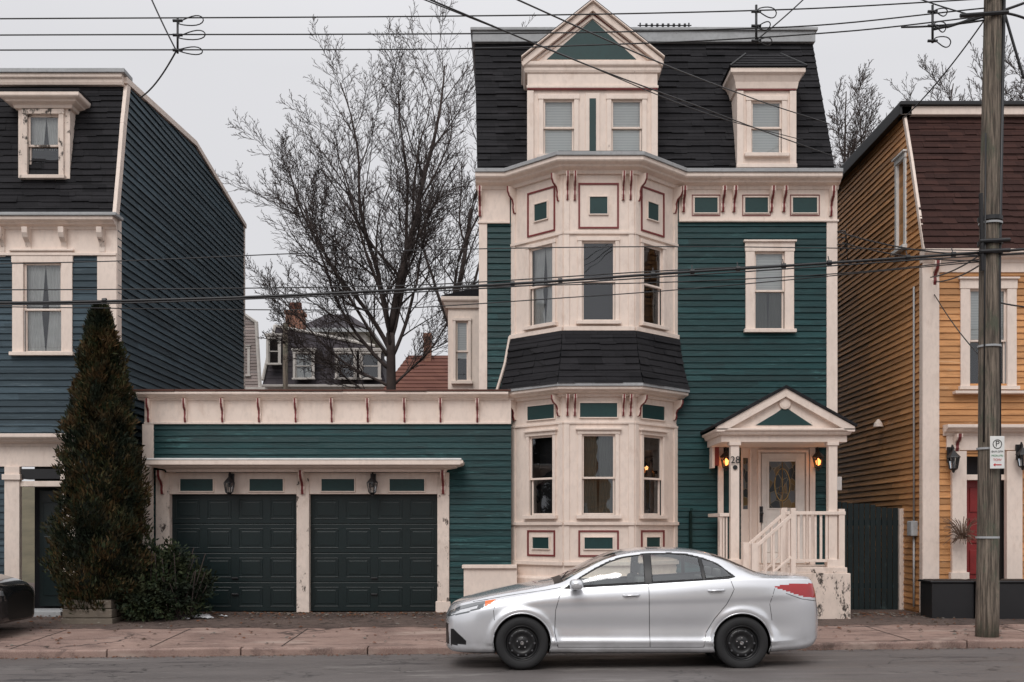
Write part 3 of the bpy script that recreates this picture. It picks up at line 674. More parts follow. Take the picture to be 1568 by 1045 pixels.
courses(Y.p('mansard_shingles', M['shinglebrown']), ((yx-.02, 19.78, 6.78), (yr, 19.78, 6.78), (yr, 20.85, 9.56), (yx-.02, 20.85, 9.56)), 21, .022, .008)
box(Y.p('roof_fascia', M['cream'], .01), front(20.82), yx-.1, yr, 9.56, 9.72, -.2, .1); box(Y.p('roof_edge'), front(20.82), yx-.14, yr, 9.725, 9.8, -10, .16)
corn(T, [(yx-.05, Dy), (yr, Dy)], 6.55, 6.76, .24); box(T, FY, yx-.02, yr, 6.38, 6.56, -.02, .04)
box(T, FY, yx-.025, X(1437, Dy), .2, 6.38, -.02, .045); box(T, Fys, -20.02, -19.87, .2, 6.5, -.01, .03)
bracket(Y, FY, X(1430, Dy), 6.56, .4, .2, .1)
window(Y, FY, *yw, cas=.17, split=.47, blind=.5, curtain=None, mat='cream')
box(T, FY, X(1458, Dy), X(1568, Dy), Z(600, Dy)-.05, Z(600, Dy), -.02, .16)
corn(T, [(X(1443, Dy), Dy), (yr, Dy)], Z(668, Dy), Z(652, Dy), .26); box(T, FY, X(1448, Dy), yr, Z(690, Dy), Z(668, Dy), -.02, .06)
bracket(Y, front(Dy-.06), X(1462, Dy), Z(666, Dy), .3, .18, .1)
box(T, FY, X(1455, Dy), X(1477, Dy), .95, 3.14, -.02, .10); box(T, FY, X(1452, Dy), X(1480, Dy), .7, .95, -.02, .13)
box(T, FY, X(1538, Dy), X(1562, Dy), .7, 3.14, -.02, .10)
M['reddoor'] = m_paint('red_door_paint', (.26, .018, .018), .45)
box(Y.p('front_door', M['reddoor'], .01), FY, X(1483, Dy), X(1540, Dy), .75, 2.62, -.3, -.22)
for k in range(3): box(Y.p('front_door'), FY, X(1492, Dy), X(1530, Dy), .9+k*.57, 1.35+k*.57, -.23, -.20)
box(Y.p('door_reveal', M['room']), FY, X(1477, Dy), X(1560, Dy), .2, 3.1, -.6, -.33)
box(T, FY, X(1478, Dy), X(1540, Dy), 2.62, 2.72, -.3, -.0)
box(Y.p('entry_step', M['black'], .02), FY, X(1470, Dy), yr, .1, .70, -.4, .5)
lantern(Y, X(1460, 19.65), 19.65, Z(708, 19.65), 1.4, False, (.05, 1)); lantern(Y, X(1566, 19.65), 19.65, Z(704, 19.65), 1.4, False, (.05, 1))
box(Y.p('electric_meter', M['roofgrey'], .02), Fys, -20.35, -20.12, 1.6, 1.88, 0, .14)
tube(Y.p('conduit', M['roofgrey'], 0, True), [(yx-.05, 20.23, .3), (yx-.05, 20.23, 1.65)], .02, 6)
tube(Y.p('conduit'), [(yx-.05, 20.23, 1.85), (yx-.05, 20.23, 6.2)], .018, 6)
lathe(Y.p('side_lamp', M['cream']), (yx-.15, 21.9, Z(650, 21.9)), (0, 0, 1), [(.02, .1), (.08, .02), (.1, -.05), (0, -.05)], 12)
Y.done()
PL = Thing('black_planter_box', (8.3, 19.1, .2))
M['soil'] = m_plain('soil', (.03, .02, .015), .95)
for a0_, a1_, D in ((X(1427, 19.0), X(1492, 19.0), 19.0), (X(1497, 18.9), X(1590, 18.9), 18.9)):
    F = front(D); z1 = Z(893, D)
    box(PL.p('box', M['black'], .015), F, a0_, a1_, .12, z1, -.55, 0); box(PL.p('box'), F, a0_-.03, a1_+.03, z1, z1+.04, -.58, .03)
    box(PL.p('soil', M['soil']), F, a0_+.04, a1_-.04, z1+.02, z1+.048, -.52, -.03)
PL.done()
DP = Thing('dried_hanging_plant', (8.05, 19.6, 1.6)); M['twig'] = m_plain('dry_twig', (.16, .10, .07), .9)
cx, cy, cz = X(1474, 19.55), 19.55, Z(815, 19.55)
for i in range(150):
    t = random.uniform(0, 6.28); r = random.uniform(.1, .36); h = random.uniform(-.2, .3)
    tube(DP.p('stems', M['twig']), [(cx, cy, cz-.12), (cx+.6*r*math.cos(t), cy+.4*r*math.sin(t), cz+h*.6), (cx+r*math.cos(t), cy+.7*r*math.sin(t), cz+h-.12*r)], .005, 3)
DP.done()

# ================================================================== FENCE
FN = Thing('green_board_fence', (6.9, 21, .2)); M['fence'] = m_paint('fence_paint', (.004, .014, .016), .7, worn=(.03, .05, .05), wornamt=.62)
Ff = front(20.9); x0 = X(1281, 20.9); x1 = X(1376, 20.9); n = 11
for i in range(n):
    a = lerp(x0, x1, i/n); box(FN.p('boards', M['fence'], .004), Ff, a, a+(x1-x0)/n-.012, .15, 2.26+random.uniform(-.02, .02)-.14*(i/n), -.02, 0+random.uniform(0, .006))
box(FN.p('rails', M['fence']), Ff, x0, x1, .6, .7, -.06, -.021); box(FN.p('rails'), Ff, x0, x1, 1.8, 1.9, -.06, -.021)
box(FN.p('post', M['creamworn'], .01), Ff, x1, X(1384, 20.9), .15, 2.12, -.05, .05)
FN.done()

# ================================================================== GROUND
def zroad(x, y): return -.005+.013*x*.8-.012*max(0, y-14.2)-.012*max(0, 11.5-y)*.5
KY = 15.55
def zside(x, y):
    k = zroad(x, KY)+.10; t = min(1, max(0, (y-KY)/4.6)); return lerp(k, .20, t**.9)+.006*math.sin(x*1.3)*math.sin(y*2.1)
def sheet(name, xs, ys, zf, mat, lift=0):
    v = [(x, y, zf(x, y)+lift) for y in ys for x in xs]; nx = len(xs)
    f = [(j*nx+i, j*nx+i+1, (j+1)*nx+i+1, (j+1)*nx+i) for j in range(len(ys)-1) for i in range(nx-1)]
    me = bpy.data.meshes.new(name); me.from_pydata(v, [], f); me.materials.append(mat)
    me.polygons.foreach_set('use_smooth', [True]*len(f)); ob = bpy.data.objects.new(name, me); bpy.context.scene.collection.objects.link(ob); return ob
def cracks(nt, c, v, scale, w0, w1, col, wn=1.6, rare=.5):
    vo = nt.nodes.new('ShaderNodeTexVoronoi'); vo.feature = 'DISTANCE_TO_EDGE'; vo.inputs['Scale'].default_value = scale
    wm = nt.nodes.new('ShaderNodeVectorMath'); wm.operation = 'ADD'; nn = nt.nodes.new('ShaderNodeTexNoise'); nn.inputs['Scale'].default_value = wn; nn.inputs['Detail'].default_value = 5
    L(nt, v, nn.inputs[0]); L(nt, v, wm.inputs[0]); L(nt, nn.outputs['Color'], wm.inputs[1]); L(nt, wm.outputs[0], vo.inputs['Vector'])
    k = mul(nt, ramp(nt, vo.outputs[0], w0, w1, (1, 1, 1), (0, 0, 0)), ramp(nt, noise(nt, v, .45, 2), rare-.04, rare+.06))
    return mixc(nt, k, c, col)
ma, nt, b, o_ = newmat('asphalt'); v = coords(nt); vs = coords(nt, (.35, 1.6, 1))
c = mixc(nt, ramp(nt, noise(nt, vs, 1.1, 5, .65), .35, .7), (.075, .066, .064), (.125, .11, .105))
c = mixc(nt, ramp(nt, noise(nt, v, 160, 2), .4, .7), c, (.15, .135, .13)); c = mixc(nt, ramp(nt, noise(nt, coords(nt, (.2, 1, 1)), 2.2, 5, .7), .60, .66), c, (.050, .044, .045))
c = mixc(nt, ramp(nt, noise(nt, coords(nt, (.25, 1, 1)), 1.6, 5, .7), .58, .66), c, (.19, .175, .165))
c = cracks(nt, c, v, .55, .002, .010, (.022, .02, .02), 2.5, .48)
L(nt, c, b.inputs['Base Color']); L(nt, ramp(nt, noise(nt, vs, 1.5), .3, .7, (.45,)*3, (.8,)*3), b.inputs['Roughness']); bump(nt, b, noise(nt, v, 140, 2), .6, .006)
mc, nt, b, o_ = newmat('pavement_concrete'); v = coords(nt)
c = mixc(nt, ramp(nt, noise(nt, v, .8, 5, .65), .35, .68), (.31, .205, .17), (.17, .105, .088))
c = mixc(nt, ramp(nt, noise(nt, coords(nt, (.6, 1.5, 1)), 2.3, 5, .75), .50, .62), c, (.12, .072, .06))
c = mixc(nt, ramp(nt, noise(nt, coords(nt, (.5, 1.2, 1)), 1.1, 4, .7), .56, .66), c, (.36, .27, .23))
c = mixc(nt, ramp(nt, noise(nt, v, 60, 3), .45, .8), c, (.34, .26, .22))
c = cracks(nt, c, v, .42, .003, .012, (.05, .033, .028), 1.6, .50)
L(nt, c, b.inputs['Base Color']); L(nt, ramp(nt, noise(nt, v, .9), .35, .65, (.55,)*3, (.9,)*3), b.inputs['Roughness']); bump(nt, b, noise(nt, v, 50, 4), .5, .008)
md_, nt, b, o_ = newmat('gravelly_drive'); v = coords(nt)
c = mixc(nt, ramp(nt, noise(nt, v, 1.2, 5, .7), .35, .65), (.065, .042, .035), (.12, .083, .068))
c = mixc(nt, ramp(nt, noise(nt, v, 30, 4, .8), .52, .7), c, (.18, .14, .12)); c = mixc(nt, ramp(nt, noise(nt, v, 4, 5, .8), .54, .62), c, (.03, .020, .016))
L(nt, c, b.inputs['Base Color']); b.inputs['Roughness'].default_value = .9; bump(nt, b, noise(nt, v, 25, 5, .8), .9, .02)
mg, nt, b, o_ = newmat('winter_ground'); v = coords(nt)
c = mixc(nt, ramp(nt, noise(nt, v, .7, 5, .7), .35, .65), (.07, .06, .035), (.12, .10, .06)); L(nt, c, b.inputs['Base Color']); b.inputs['Roughness'].default_value = .95
xs = list(np.linspace(-40, 40, 161))
sheet('road', xs, list(np.linspace(3.5, KY+.02, 20)), zroad, ma)
far = [-1500, -400, -150, -60, -40, -25, -13, 0, 13, 25, 40, 60, 150, 400, 1500]
def zt(x, y): return -.35 if y < 32 else (-.35+4.2*min(1, (y-32)/18)**1.2)
sheet('ground', far, [-1500, -300, -60, -20, 0, 10, 20, 30, 32, 36, 40, 45, 50, 80, 150, 400, 1500], zt, mg)
ysd = 17.95
sheet('sidewalk', xs, list(np.linspace(KY+.14, ysd, 8)), zside, mc)
v = []; xr_ = np.linspace(-40, 40, 900)
for x in xr_:
    yb = ysd-.12+.07*math.sin(x*2.3)+.06*math.sin(x*7.1)+random.uniform(-.04, .04); v.append((x, yb, zside(x, yb)+.004)); v.append((x, ysd+.3, zside(x, ysd+.3)+.004))
f = [(2*i, 2*i+2, 2*i+3, 2*i+1) for i in range(len(xr_)-1)]; me = bpy.data.meshes.new('driveway_edge'); me.from_pydata(v, [], f); me.materials.append(md_); ob = bpy.data.objects.new('driveway_edge', me); bpy.context.scene.collection.objects.link(ob)
sheet('driveway', xs, list(np.linspace(ysd, 31, 30)), lambda x, y: zside(x, y)-.004, md_)
sheet('near_sidewalk', xs, [-1.8, .6, 3.35], lambda x, y: .06+.0104*x, mc)
sheet('near_yard', xs, [-30, -10, -1.8], lambda x, y: .05+.0104*x, mg)
K = Thing('kerb', (0, KY, 0)); kp = K.p('kerb_stones', mc, .02)
xa = -34
while xa < 34:
    ln = random.uniform(1.6, 2.6); xb = xa+ln-.015
    for yy, nn_ in ((KY, 0), (3.35, 1)):
        v = []; jz = random.uniform(-.006, .008)
        for x in (xa, xb):
            zb = zroad(x, KY if not nn_ else 3.5); zt_ = (zside(x, KY+.14)+.006+jz) if not nn_ else .07+.0104*x
            for y, z in ((yy, zb-.1), (yy, zt_-.02), (yy+.02, zt_), (yy+.15, zt_), (yy+.15, zb-.1)): v.append((x, y, z))
        kp.add(v, [(0, 1, 6, 5), (1, 2, 7, 6), (2, 3, 8, 7), (3, 4, 9, 8), (0, 4, 3, 2, 1), (5, 6, 7, 8, 9)])
    xa += ln
K.done()
J = Thing('pavement_joints', (0, 16.7, .1)); jp = J.p('joints', m_plain('joint_dirt', (.035, .025, .02), .95))
for x in (-9.3, -7.2, -5.2, -3.3, -.9, 1.4, 3.3, 5.7, 7.8, 10):
    ys_ = np.linspace(KY+.15, ysd-.2, 6)
    for y0_, y1_ in zip(ys_[:-1], ys_[1:]):
        j0 = random.uniform(-.004, .004)
        jp.add([(x-.010+j0, y0_, zside(x, y0_)+.004), (x+.010+j0, y0_, zside(x, y0_)+.004), (x+.010, y1_, zside(x, y1_)+.004), (x-.010, y1_, zside(x, y1_)+.004)], [(0, 1, 2, 3)])
J.done()
def scatter(name, n, fx, size, mats):
    o = Thing(name, (0, 19, .2))
    for i in range(n):
        x, y = fx(); z = zside(x, y)+.006 if y > KY+.14 else zroad(x, y)+.004; s = random.uniform(*size); a = random.uniform(0, 6.28); k = random.choice(range(len(mats)))
        pts = []; m = 5
        for j in range(m):
            t = a+j*2*math.pi/m; rr = s*random.uniform(.5, 1); pts.append((x+rr*math.cos(t), y+rr*math.sin(t), z+random.uniform(0, s*.35)))
        pts.append((x, y, z+s*.5)); o.p('bits_%d' % k, mats[k]).add(pts, [(j, (j+1) % m, m) for j in range(m)])
    o.done()
LM = [m_plain('leaf_litter_rust', (.14, .05, .02), .9), m_plain('leaf_litter_brown', (.06, .035, .02), .9), m_plain('grit', (.16, .14, .12), .9)]
scatter('leaf_litter', 2600, lambda: (random.uniform(-9, 10), (20.1-abs(random.gauss(0, .5))) if random.random() < .75 else random.uniform(15.8, 20)), (.012, .05), LM)
scatter('gutter_grit', 1000, lambda: (random.uniform(-9, 9), KY-abs(random.gauss(0, .12))), (.006, .028), LM)
msn = m_plain('old_snow', (.6, .6, .62), .7)
scatter('snow_patch', 90, lambda: (random.gauss(-5.62, .18), random.gauss(19.35, .12)), (.03, .09), [msn])

# ================================================================== CAR
def pchip(x, y, q):
    x = np.array(x, float); y = np.array(y, float); h = np.diff(x); d = np.diff(y)/h; m = np.zeros_like(y)
    m[0] = d[0]; m[-1] = d[-1]
    for i in range(1, len(x)-1):
        m[i] = 0 if d[i-1]*d[i] <= 0 else (h[i-1]+h[i])/(h[i-1]/d[i]*1+h[i]/d[i-1])
    i = np.clip(np.searchsorted(x, q)-1, 0, len(h)-1); t = (q-x[i])/h[i]
    return (2*t**3-3*t**2+1)*y[i]+(t**3-2*t**2+t)*h[i]*m[i]+(-2*t**3+3*t**2)*y[i+1]+(t**3-t**2)*h[i]*m[i+1]
def inpoly(px, pz, poly):
    c = np.zeros(px.shape, bool); n = len(poly)
    for i in range(n):
        x0, z0 = poly[i]; x1, z1 = poly[(i+1) % n]
        if z0 == z1: continue
        cond = ((z0 > pz) != (z1 > pz)) & (px < (x1-x0)*(pz-z0)/(z1-z0)+x0); c ^= cond
    return c
m_, nt, b, o_ = newmat('car_rubber'); b.inputs['Base Color'].default_value = (.014, .014, .015, 1); b.inputs['Roughness'].default_value = .8
bump(nt, b, noise(nt, coords(nt), 60, 2), .2, .003); M['rubber'] = m_
M['carblack'] = m_plain('car_black_trim', (.008, .008, .009), .35)
M['seat'] = m_plain('seat_cloth', (.22, .22, .215), .9)
M['carglass'] = m_glass('car_glass', (.88, .93, .91), .09, 1.5, .02)
M['lens'] = m_plain('headlamp', (.14, .15, .16), .06, .3, 1)
M['lensbright'] = m_plain('headlamp_reflector', (.85, .86, .88), .1, .8, 1)
M['orange'] = m_plain('amber_lens', (.8, .16, .02), .2)
M['taillens'] = m_plain('tail_lens', (.40, .006, .010), .10, 0, 1)
M['chrome'] = m_plain('bright_metal', (.6, .6, .62), .2, 1)
M['slot'] = m_plain('rim_slot', (.07, .07, .075), .5)
def build_car(name, paintcol, wx, wy, wz, flip=False, sc=1.0, metal=.6):
    mp, nt, b, o_ = newmat(name+'_paint')
    c = mixc(nt, ramp(nt, noise(nt, coords(nt), 1.2, 3), .4, .7), paintcol, dk(paintcol, .95))
    sepz = nt.nodes.new('ShaderNodeSeparateXYZ'); L(nt, coords(nt), sepz.inputs[0])
    gr = ramp(nt, sepz.outputs[2], .15, .5, (1, 1, 1), (0, 0, 0))
    c = mixc(nt, mul(nt, gr, ramp(nt, noise(nt, coords(nt), 5, 5), .3, .75, (.1,)*3, (.65,)*3)), c, (.14, .13, .12))
    L(nt, c, b.inputs['Base Color']); b.inputs['Metallic'].default_value = metal; b.inputs['Roughness'].default_value = .27
    b.inputs['Coat Weight'].default_value = .9; b.inputs['Coat Roughness'].default_value = .03
    Xk = np.concatenate([np.linspace(0, .3, 60), np.linspace(.3, 4.35, 380)[1:], np.linspace(4.35, 4.65, 90)[1:]])
    ztp = pchip([0, .04, .12, .25, .5, .8, 1.1, 1.35, 1.5, 1.7, 1.9, 2.1, 2.3, 2.55, 2.85, 3.15, 3.4, 3.7, 3.92, 4.1, 4.4, 4.53, 4.60, 4.65], [.66, .735, .79, .84, .905, .97, 1.03, 1.07, 1.12, 1.225, 1.33, 1.41, 1.458, 1.485, 1.487, 1.465, 1.41, 1.295, 1.19, 1.155, 1.15, 1.135, 1.02, .84], Xk)
    zb = pchip([0, .1, .4, .9, 3.6, 4.2, 4.55, 4.65], [.24, .19, .18, .185, .185, .21, .26, .34], Xk)
    w = pchip([0, .03, .08, .16, .3, .5, .8, 1.2, 2.4, 3.7, 4.1, 4.35, 4.5, 4.6, 4.65], [.44, .57, .66, .735, .80, .845, .872, .885, .89, .885, .868, .835, .79, .72, .64], Xk)
    zbelt = pchip([0, .04, .12, .3, .55, .9, 1.3, 1.6, 2.5, 3.3, 3.7, 4.1, 4.4, 4.53, 4.6, 4.65], [.58, .65, .70, .755, .82, .89, .955, .985, 1.035, 1.09, 1.115, 1.11, 1.105, 1.09, .96, .76], Xk)
    zr = pchip([0, .04, .12, .3, .55, .9, 1.3, 1.45, 1.6, 1.8, 2.0, 2.25, 2.6, 2.95, 3.2, 3.45, 3.7, 3.92, 4.1, 4.4, 4.53, 4.6, 4.65], [.63, .70, .76, .815, .88, .945, 1.02, 1.058, 1.14, 1.248, 1.338, 1.408, 1.44, 1.435, 1.405, 1.335, 1.23, 1.16, 1.14, 1.135, 1.12, 1.0, .81], Xk)
    yr_ = pchip([0, .1, .3, .6, 1.0, 1.35, 1.5, 1.8, 2.1, 2.5, 3.0, 3.4, 3.8, 4.0, 4.3, 4.55, 4.65], [.32, .50, .62, .69, .74, .765, .755, .69, .635, .60, .595, .62, .67, .71, .72, .65, .50], Xk)
    Z0 = np.zeros_like(Xk)
    cab = pchip([0, 1.3, 1.6, 3.7, 4.0, 4.65], [0, 0, 1, 1, 0, 0], Xk)
    ctrl = [(Z0, zb), (.80*w, zb), (.955*w, zb+.035), (.975*w, zb+.13), (.992*w, zb+(zbelt-zb)*.42), (w*1.0, zb+(zbelt-zb)*.66), (w*.985, zb+(zbelt-zb)*.86), (w*.945, zbelt), (yr_, zr), (yr_*.72, zr+(ztp-zr)*.72), (Z0, ztp)]
    sub = [3, 3, 5, 12, 12, 10, 8, 40, 10, 14]
    cy_ = [c_[0] for c_ in ctrl]; cz_ = [c_[1] for c_ in ctrl]; rowsY = []; rowsZ = []; seg = []
    n = len(ctrl)
    for k in range(n-1):
        for j in range(sub[k]+(1 if k == n-2 else 0)):
            t = j/sub[k]
            def cr(a):
                p0_ = a[k-1] if k > 0 else 2*a[0]-a[1]; p3_ = a[k+2] if k+2 < n else None
                p1_, p2_ = a[k], a[k+1]
                if p3_ is None: p3_ = -a[k] if a is cy_ else a[k]
                m1 = (p2_-p0_)*.5; m2 = (p3_-p1_)*.5
                if k == 7: m1 = (p2_-p1_)*.9; m2 = (p2_-p1_)*.9
                if k == 6: m2 = (p2_-p1_)
                if k == 8: m1 = (p2_-p1_)*1.1
                return (2*t**3-3*t**2+1)*p1_+(t**3-2*t**2+t)*m1+(-2*t**3+3*t**2)*p2_+(t**3-t**2)*m2
            yy, zz_ = cr(cy_), cr(cz_)
            if k == 7: yy = yy+.03*cab*math.sin(math.pi*t)
            rowsY.append(yy); rowsZ.append(zz_); seg.append(k)
    YY = np.array(rowsY); ZZ = np.array(rowsZ); XX = np.tile(Xk, (YY.shape[0], 1)); seg = np.array(seg)
    zc = .775+.075*(XX-1.0)/2.6; amp = np.clip((XX-.7)/.6, 0, 1)*np.clip((4.4-XX)/.4, 0, 1)
    side = ((seg >= 3) & (seg <= 6))[:, None]
    YY = YY+np.where(side, amp*(.018/(1+np.exp(-(ZZ-zc)/.014))-.011-.020*np.exp(-((ZZ-.52)/.10)**2)+.024*np.exp(-((ZZ-.33)/.045)**2)), 0)
    for wxc in (.96, 3.66):
        dd = np.sqrt((XX-wxc)**2+(ZZ-.33)**2); YY = YY+np.where(side, .022*np.exp(-((dd-.39)/.05)**2), 0)
    R_, C_ = YY.shape
    cxm = (XX[:-1, :-1]+XX[1:, 1:])/2; czm = (ZZ[:-1, :-1]+ZZ[1:, 1:])/2; cym = (YY[:-1, :-1]+YY[1:, 1:])/2; sg = seg[:-1][:, None]+0*cxm
    mat = np.zeros(cxm.shape, int)
    fw = [(1.53, 1.015), (1.70, 1.128), (1.88, 1.23), (2.05, 1.31), (2.22, 1.362), (2.47, 1.402), (2.47, 1.065)]
    rw = [(2.56, 1.07), (2.56, 1.407), (2.80, 1.412), (3.0, 1.40), (3.15, 1.365), (3.18, 1.105)]
    qw = [(3.22, 1.11), (3.19, 1.352), (3.32, 1.312), (3.46, 1.23), (3.54, 1.14)]
    gl = [(1.47, .99), (1.68, 1.133), (1.87, 1.242), (2.04, 1.325), (2.22, 1.378), (2.5, 1.418), (2.8, 1.427), (3.02, 1.413), (3.22, 1.362), (3.38, 1.30), (3.58, 1.14), (3.5, 1.108), (2.5, 1.045)]
    sd = (sg >= 6) & (sg <= 8) & (cxm > 1.3) & (cxm < 3.8)
    mat[sd & inpoly(cxm, czm, gl)] = 2
    mat[sd & (inpoly(cxm, czm, fw) | inpoly(cxm, czm, rw) | inpoly(cxm, czm, qw))] = 1
    yrm = np.interp(cxm, Xk, yr_)
    top = (sg >= 8)
    mat[top & (cxm > 1.46) & (cxm < 2.14) & (cym < yrm*.96)] = 1
    mat[top & (cxm > 3.33) & (cxm < 3.88) & (cym < yrm*.93)] = 1
    mat[top & (cxm > 1.36) & (cxm <= 1.46) & (cym < yrm*.96)] = 2
    hl = [(.02, .62), (.05, .69), (.2, .765), (.40, .815), (.64, .855), (.57, .795), (.44, .735), (.28, .685), (.12, .645)]
    hb = [(.07, .65), (.2, .72), (.42, .78), (.40, .745), (.24, .69)]
    mat[(sg < 8) & (cym > .36) & inpoly(cxm, czm, hl)] = 3
    mat[(sg < 8) & (cym > .36) & inpoly(cxm, czm, hb)] = 6
    mat[(sg < 8) & (cxm > .50) & inpoly(cxm, czm, hl)] = 4
    tl = [(4.04, 1.005), (4.16, 1.035), (4.35, 1.05), (4.66, 1.045), (4.66, .87), (4.56, .87), (4.44, .885), (4.30, .925), (4.16, .975)]
    mat[(sg < 9) & (cym > .5) & inpoly(cxm, czm, tl)] = 5
    mat[(cxm < .10) & (czm > .28) & (czm < .54) & (cym < .60)] = 2
    fg = [(.07, .48), (.11, .48), (.27, .34), (.27, .30), (.07, .27)]
    mat[(cym > .35) & inpoly(cxm, czm, fg)] = 2
    mat[(czm < .205) & (cxm > .3) & (cxm < 4.4)] = 2
    keep = np.ones(cxm.shape, bool)
    for wxc in (.96, 3.66):
        keep &= ~((np.hypot(cxm-wxc, czm-.33) < .358) & (cym > .45) & (sg < 7))
    co = Thing(name, (wx+2.3, wy, wz)); sgn = -1 if flip else 1
    def W(p): return (wx+sgn*p[0]*sc, wy+sgn*p[1]*sc, wz+p[2]*sc)
    verts = []
    for s in (-1, 1):
        for r in range(R_):
            for c_ in range(C_): verts.append(W((XX[r, c_], s*YY[r, c_], ZZ[r, c_])))
    faces = []; mi = []
    for si in (0, 1):
        off = si*R_*C_
        for r in range(R_-1):
            for c_ in range(C_-1):
                if not keep[r, c_]: continue
                q = (off+r*C_+c_, off+r*C_+c_+1, off+(r+1)*C_+c_+1, off+(r+1)*C_+c_)
                faces.append(q if si == 0 else q[::-1]); mi.append(int(mat[r, c_]))
    for c_ in (0, C_-1):
        ring = [r*C_+c_ for r in range(R_)]+[R_*C_+r*C_+c_ for r in range(R_-2, 0, -1)]
        faces.append(tuple(ring)); mi.append(2 if c_ == 0 else 0)
    me = bpy.data.meshes.new('body'); me.from_pydata(verts, [], faces)
    for k in (mp, M['carglass'], M['carblack'], M['lens'], M['orange'], M['taillens'], M['lensbright']): me.materials.append(k)
    me.polygons.foreach_set('material_index', mi); me.polygons.foreach_set('use_smooth', [True]*(len(faces)-2)+[False, False]); me.update()
    ob = bpy.data.objects.new('body_shell', me); bpy.context.scene.collection.objects.link(ob); co.adopt(ob)
    hi = np.where((seg >= 2) & (seg <= 8))[0]
    def ys_at(x, z):
        c_ = int(np.argmin(abs(Xk-x))); return float(np.interp(z, ZZ[hi, c_], YY[hi, c_]))
    def line(part, pts, r, off=.0, both=True, closed=False):
        P_ = []
        if closed: pts = pts+[pts[0]]
        for (x0_, z0_), (x1_, z1_) in zip(pts[:-1], pts[1:]):
            k = max(2, int(math.hypot(x1_-x0_, z1_-z0_)/.03))
            for j in range(k): t = j/k; P_.append((lerp(x0_, x1_, t), lerp(z0_, z1_, t)))
        P_.append(pts[-1])
        for s in ((-1, 1) if both else (-1,)):
            tube(part, [W((x, s*(ys_at(x, z)+off), z)) for x, z in P_], r, 5)
    SM = co.p('door_seams', M['carblack'], 0, True)
    line(SM, [(1.50, .97), (1.42, .90), (1.37, .72), (1.36, .45), (1.40, .27)], .0045, -.001)
    line(SM, [(2.515, 1.04), (2.52, .7), (2.53, .27)], .0045, -.001)
    line(SM, [(3.52, 1.10), (3.56, .98), (3.47, .80), (3.32, .62), (3.22, .45), (3.19, .27)], .0045, -.001)
    line(SM, [(1.40, .27), (2.53, .27), (3.19, .27)], .004, -.001)
    line(SM, [(.64, .84), (.61, .72), (.62, .60)], .004, -.001); line(SM, [(4.06, .99), (4.0, .80), (4.03, .60)], .004, -.001)
    line(SM, [(4.20, .93), (4.4, .86), (4.6, .83)], .004, -.001)
    line(SM, [(.35, .815), (.8, .90), (1.2, .96), (1.44, 1.0)], .004, .0)
    line(SM, fw, .006, .001, closed=True); line(SM, rw, .006, .001, closed=True); line(SM, qw, .005, .001, closed=True)
    line(co.p('window_trim', M['carblack'], 0, True), [(1.48, .997), (2.5, 1.05), (3.5, 1.115), (3.58, 1.135)], .008, .002)
    for wxc in (.96, 3.66):
        arc = [(wxc+.360*math.cos(t), .33+.360*math.sin(t)) for t in np.linspace(math.radians(-20), math.radians(200), 40)]
        for s in (-1, 1):
            tube(co.p('arch_lips', mp, 0, True), [W((x, s*(ys_at(x, max(z, .2))-.004), z)) for x, z in arc], .010, 6)
        well = co.p('wheel_wells', M['carblack']); v = []; k = 30
        for i in range(k+1):
            t = math.radians(-25)+math.radians(230)*i/k
            for yy in (-.86, -.45, .45, .86):
                v.append(W((wxc+.366*math.cos(t), yy, .33+.366*math.sin(t))))
        well.add(v, [(i*4+j, i*4+j+1, (i+1)*4+j+1, (i+1)*4+j) for i in range(k) for j in (0, 2)])
        for s in (-1, 1):
            well.add([W((wxc+.366*math.cos(t), s*.45, .33+.366*math.sin(t))) for t in np.linspace(0, 2*math.pi, 24, endpoint=False)], [tuple(range(24))])
            ax = (0, s*sgn, 0); ctr = W((wxc, s*.785, .318)); q = sc*1.02
            lathe(co.p('tyres', M['rubber'], 0, True), ctr, ax, [(.205*q, -.09), (.27*q, -.10), (.305*q, -.09), (.318*q, -.06), (.320*q, 0), (.318*q, .06), (.306*q, .088), (.28*q, .10), (.245*q, .098), (.222*q, .088), (.212*q, .075)], 48)
            lathe(co.p('wheel_rims', M['carblack'], 0, True), ctr, ax, [(.214*q, .078), (.206*q, .082), (.198*q, .072), (.190*q, .04), (.176*q, .03), (.165*q, .045), (.140*q, .058), (.115*q, .050), (.09*q, .035), (.075*q, .04), (.045*q, .052), (.03*q, .055), (0, .056)], 48)
            for k2 in range(5):
                t = k2*2*math.pi/5+.3; p = (ctr[0]+.062*q*math.cos(t), ctr[1]+s*sgn*.045, ctr[2]+.062*q*math.sin(t))
                lathe(co.p('lug_nuts', M['chrome']), p, ax, [(.011, 0), (.010, .012), (0, .014)], 6)
            for k2 in range(10):
                t = k2*2*math.pi/10; p = (ctr[0]+.150*q*math.cos(t), ctr[1]+s*sgn*.056, ctr[2]+.150*q*math.sin(t))
                lathe(co.p('rim_slots', M['slot']), p, ax, [(.013, .0), (.013, .008), (0, .008)], 8)
            lathe(co.p('lug_nuts'), (ctr[0], ctr[1]+s*sgn*.055, ctr[2]), ax, [(.024, 0), (.023, .006), (.018, .007), (0, .004)], 20)
    for hx, hz in ((2.30, .905), (3.34, .965)):
        y_ = ys_at(hx, hz)
        for s in (-1, 1):
            tube(co.p('handle_grips', mp, 0, True), [W((hx-.10, s*(y_-.005), hz-.004)), W((hx-.085, s*(y_+.03), hz)), W((hx+.07, s*(y_+.032), hz+.006)), W((hx+.10, s*(y_-.005), hz+.006))], .013, 8)
            tube(co.p('handle_cups', M['carblack'], 0, True), [W((hx-.07, s*(y_+.002), hz-.004)), W((hx+.06, s*(y_+.002), hz+.003))], .016, 8)
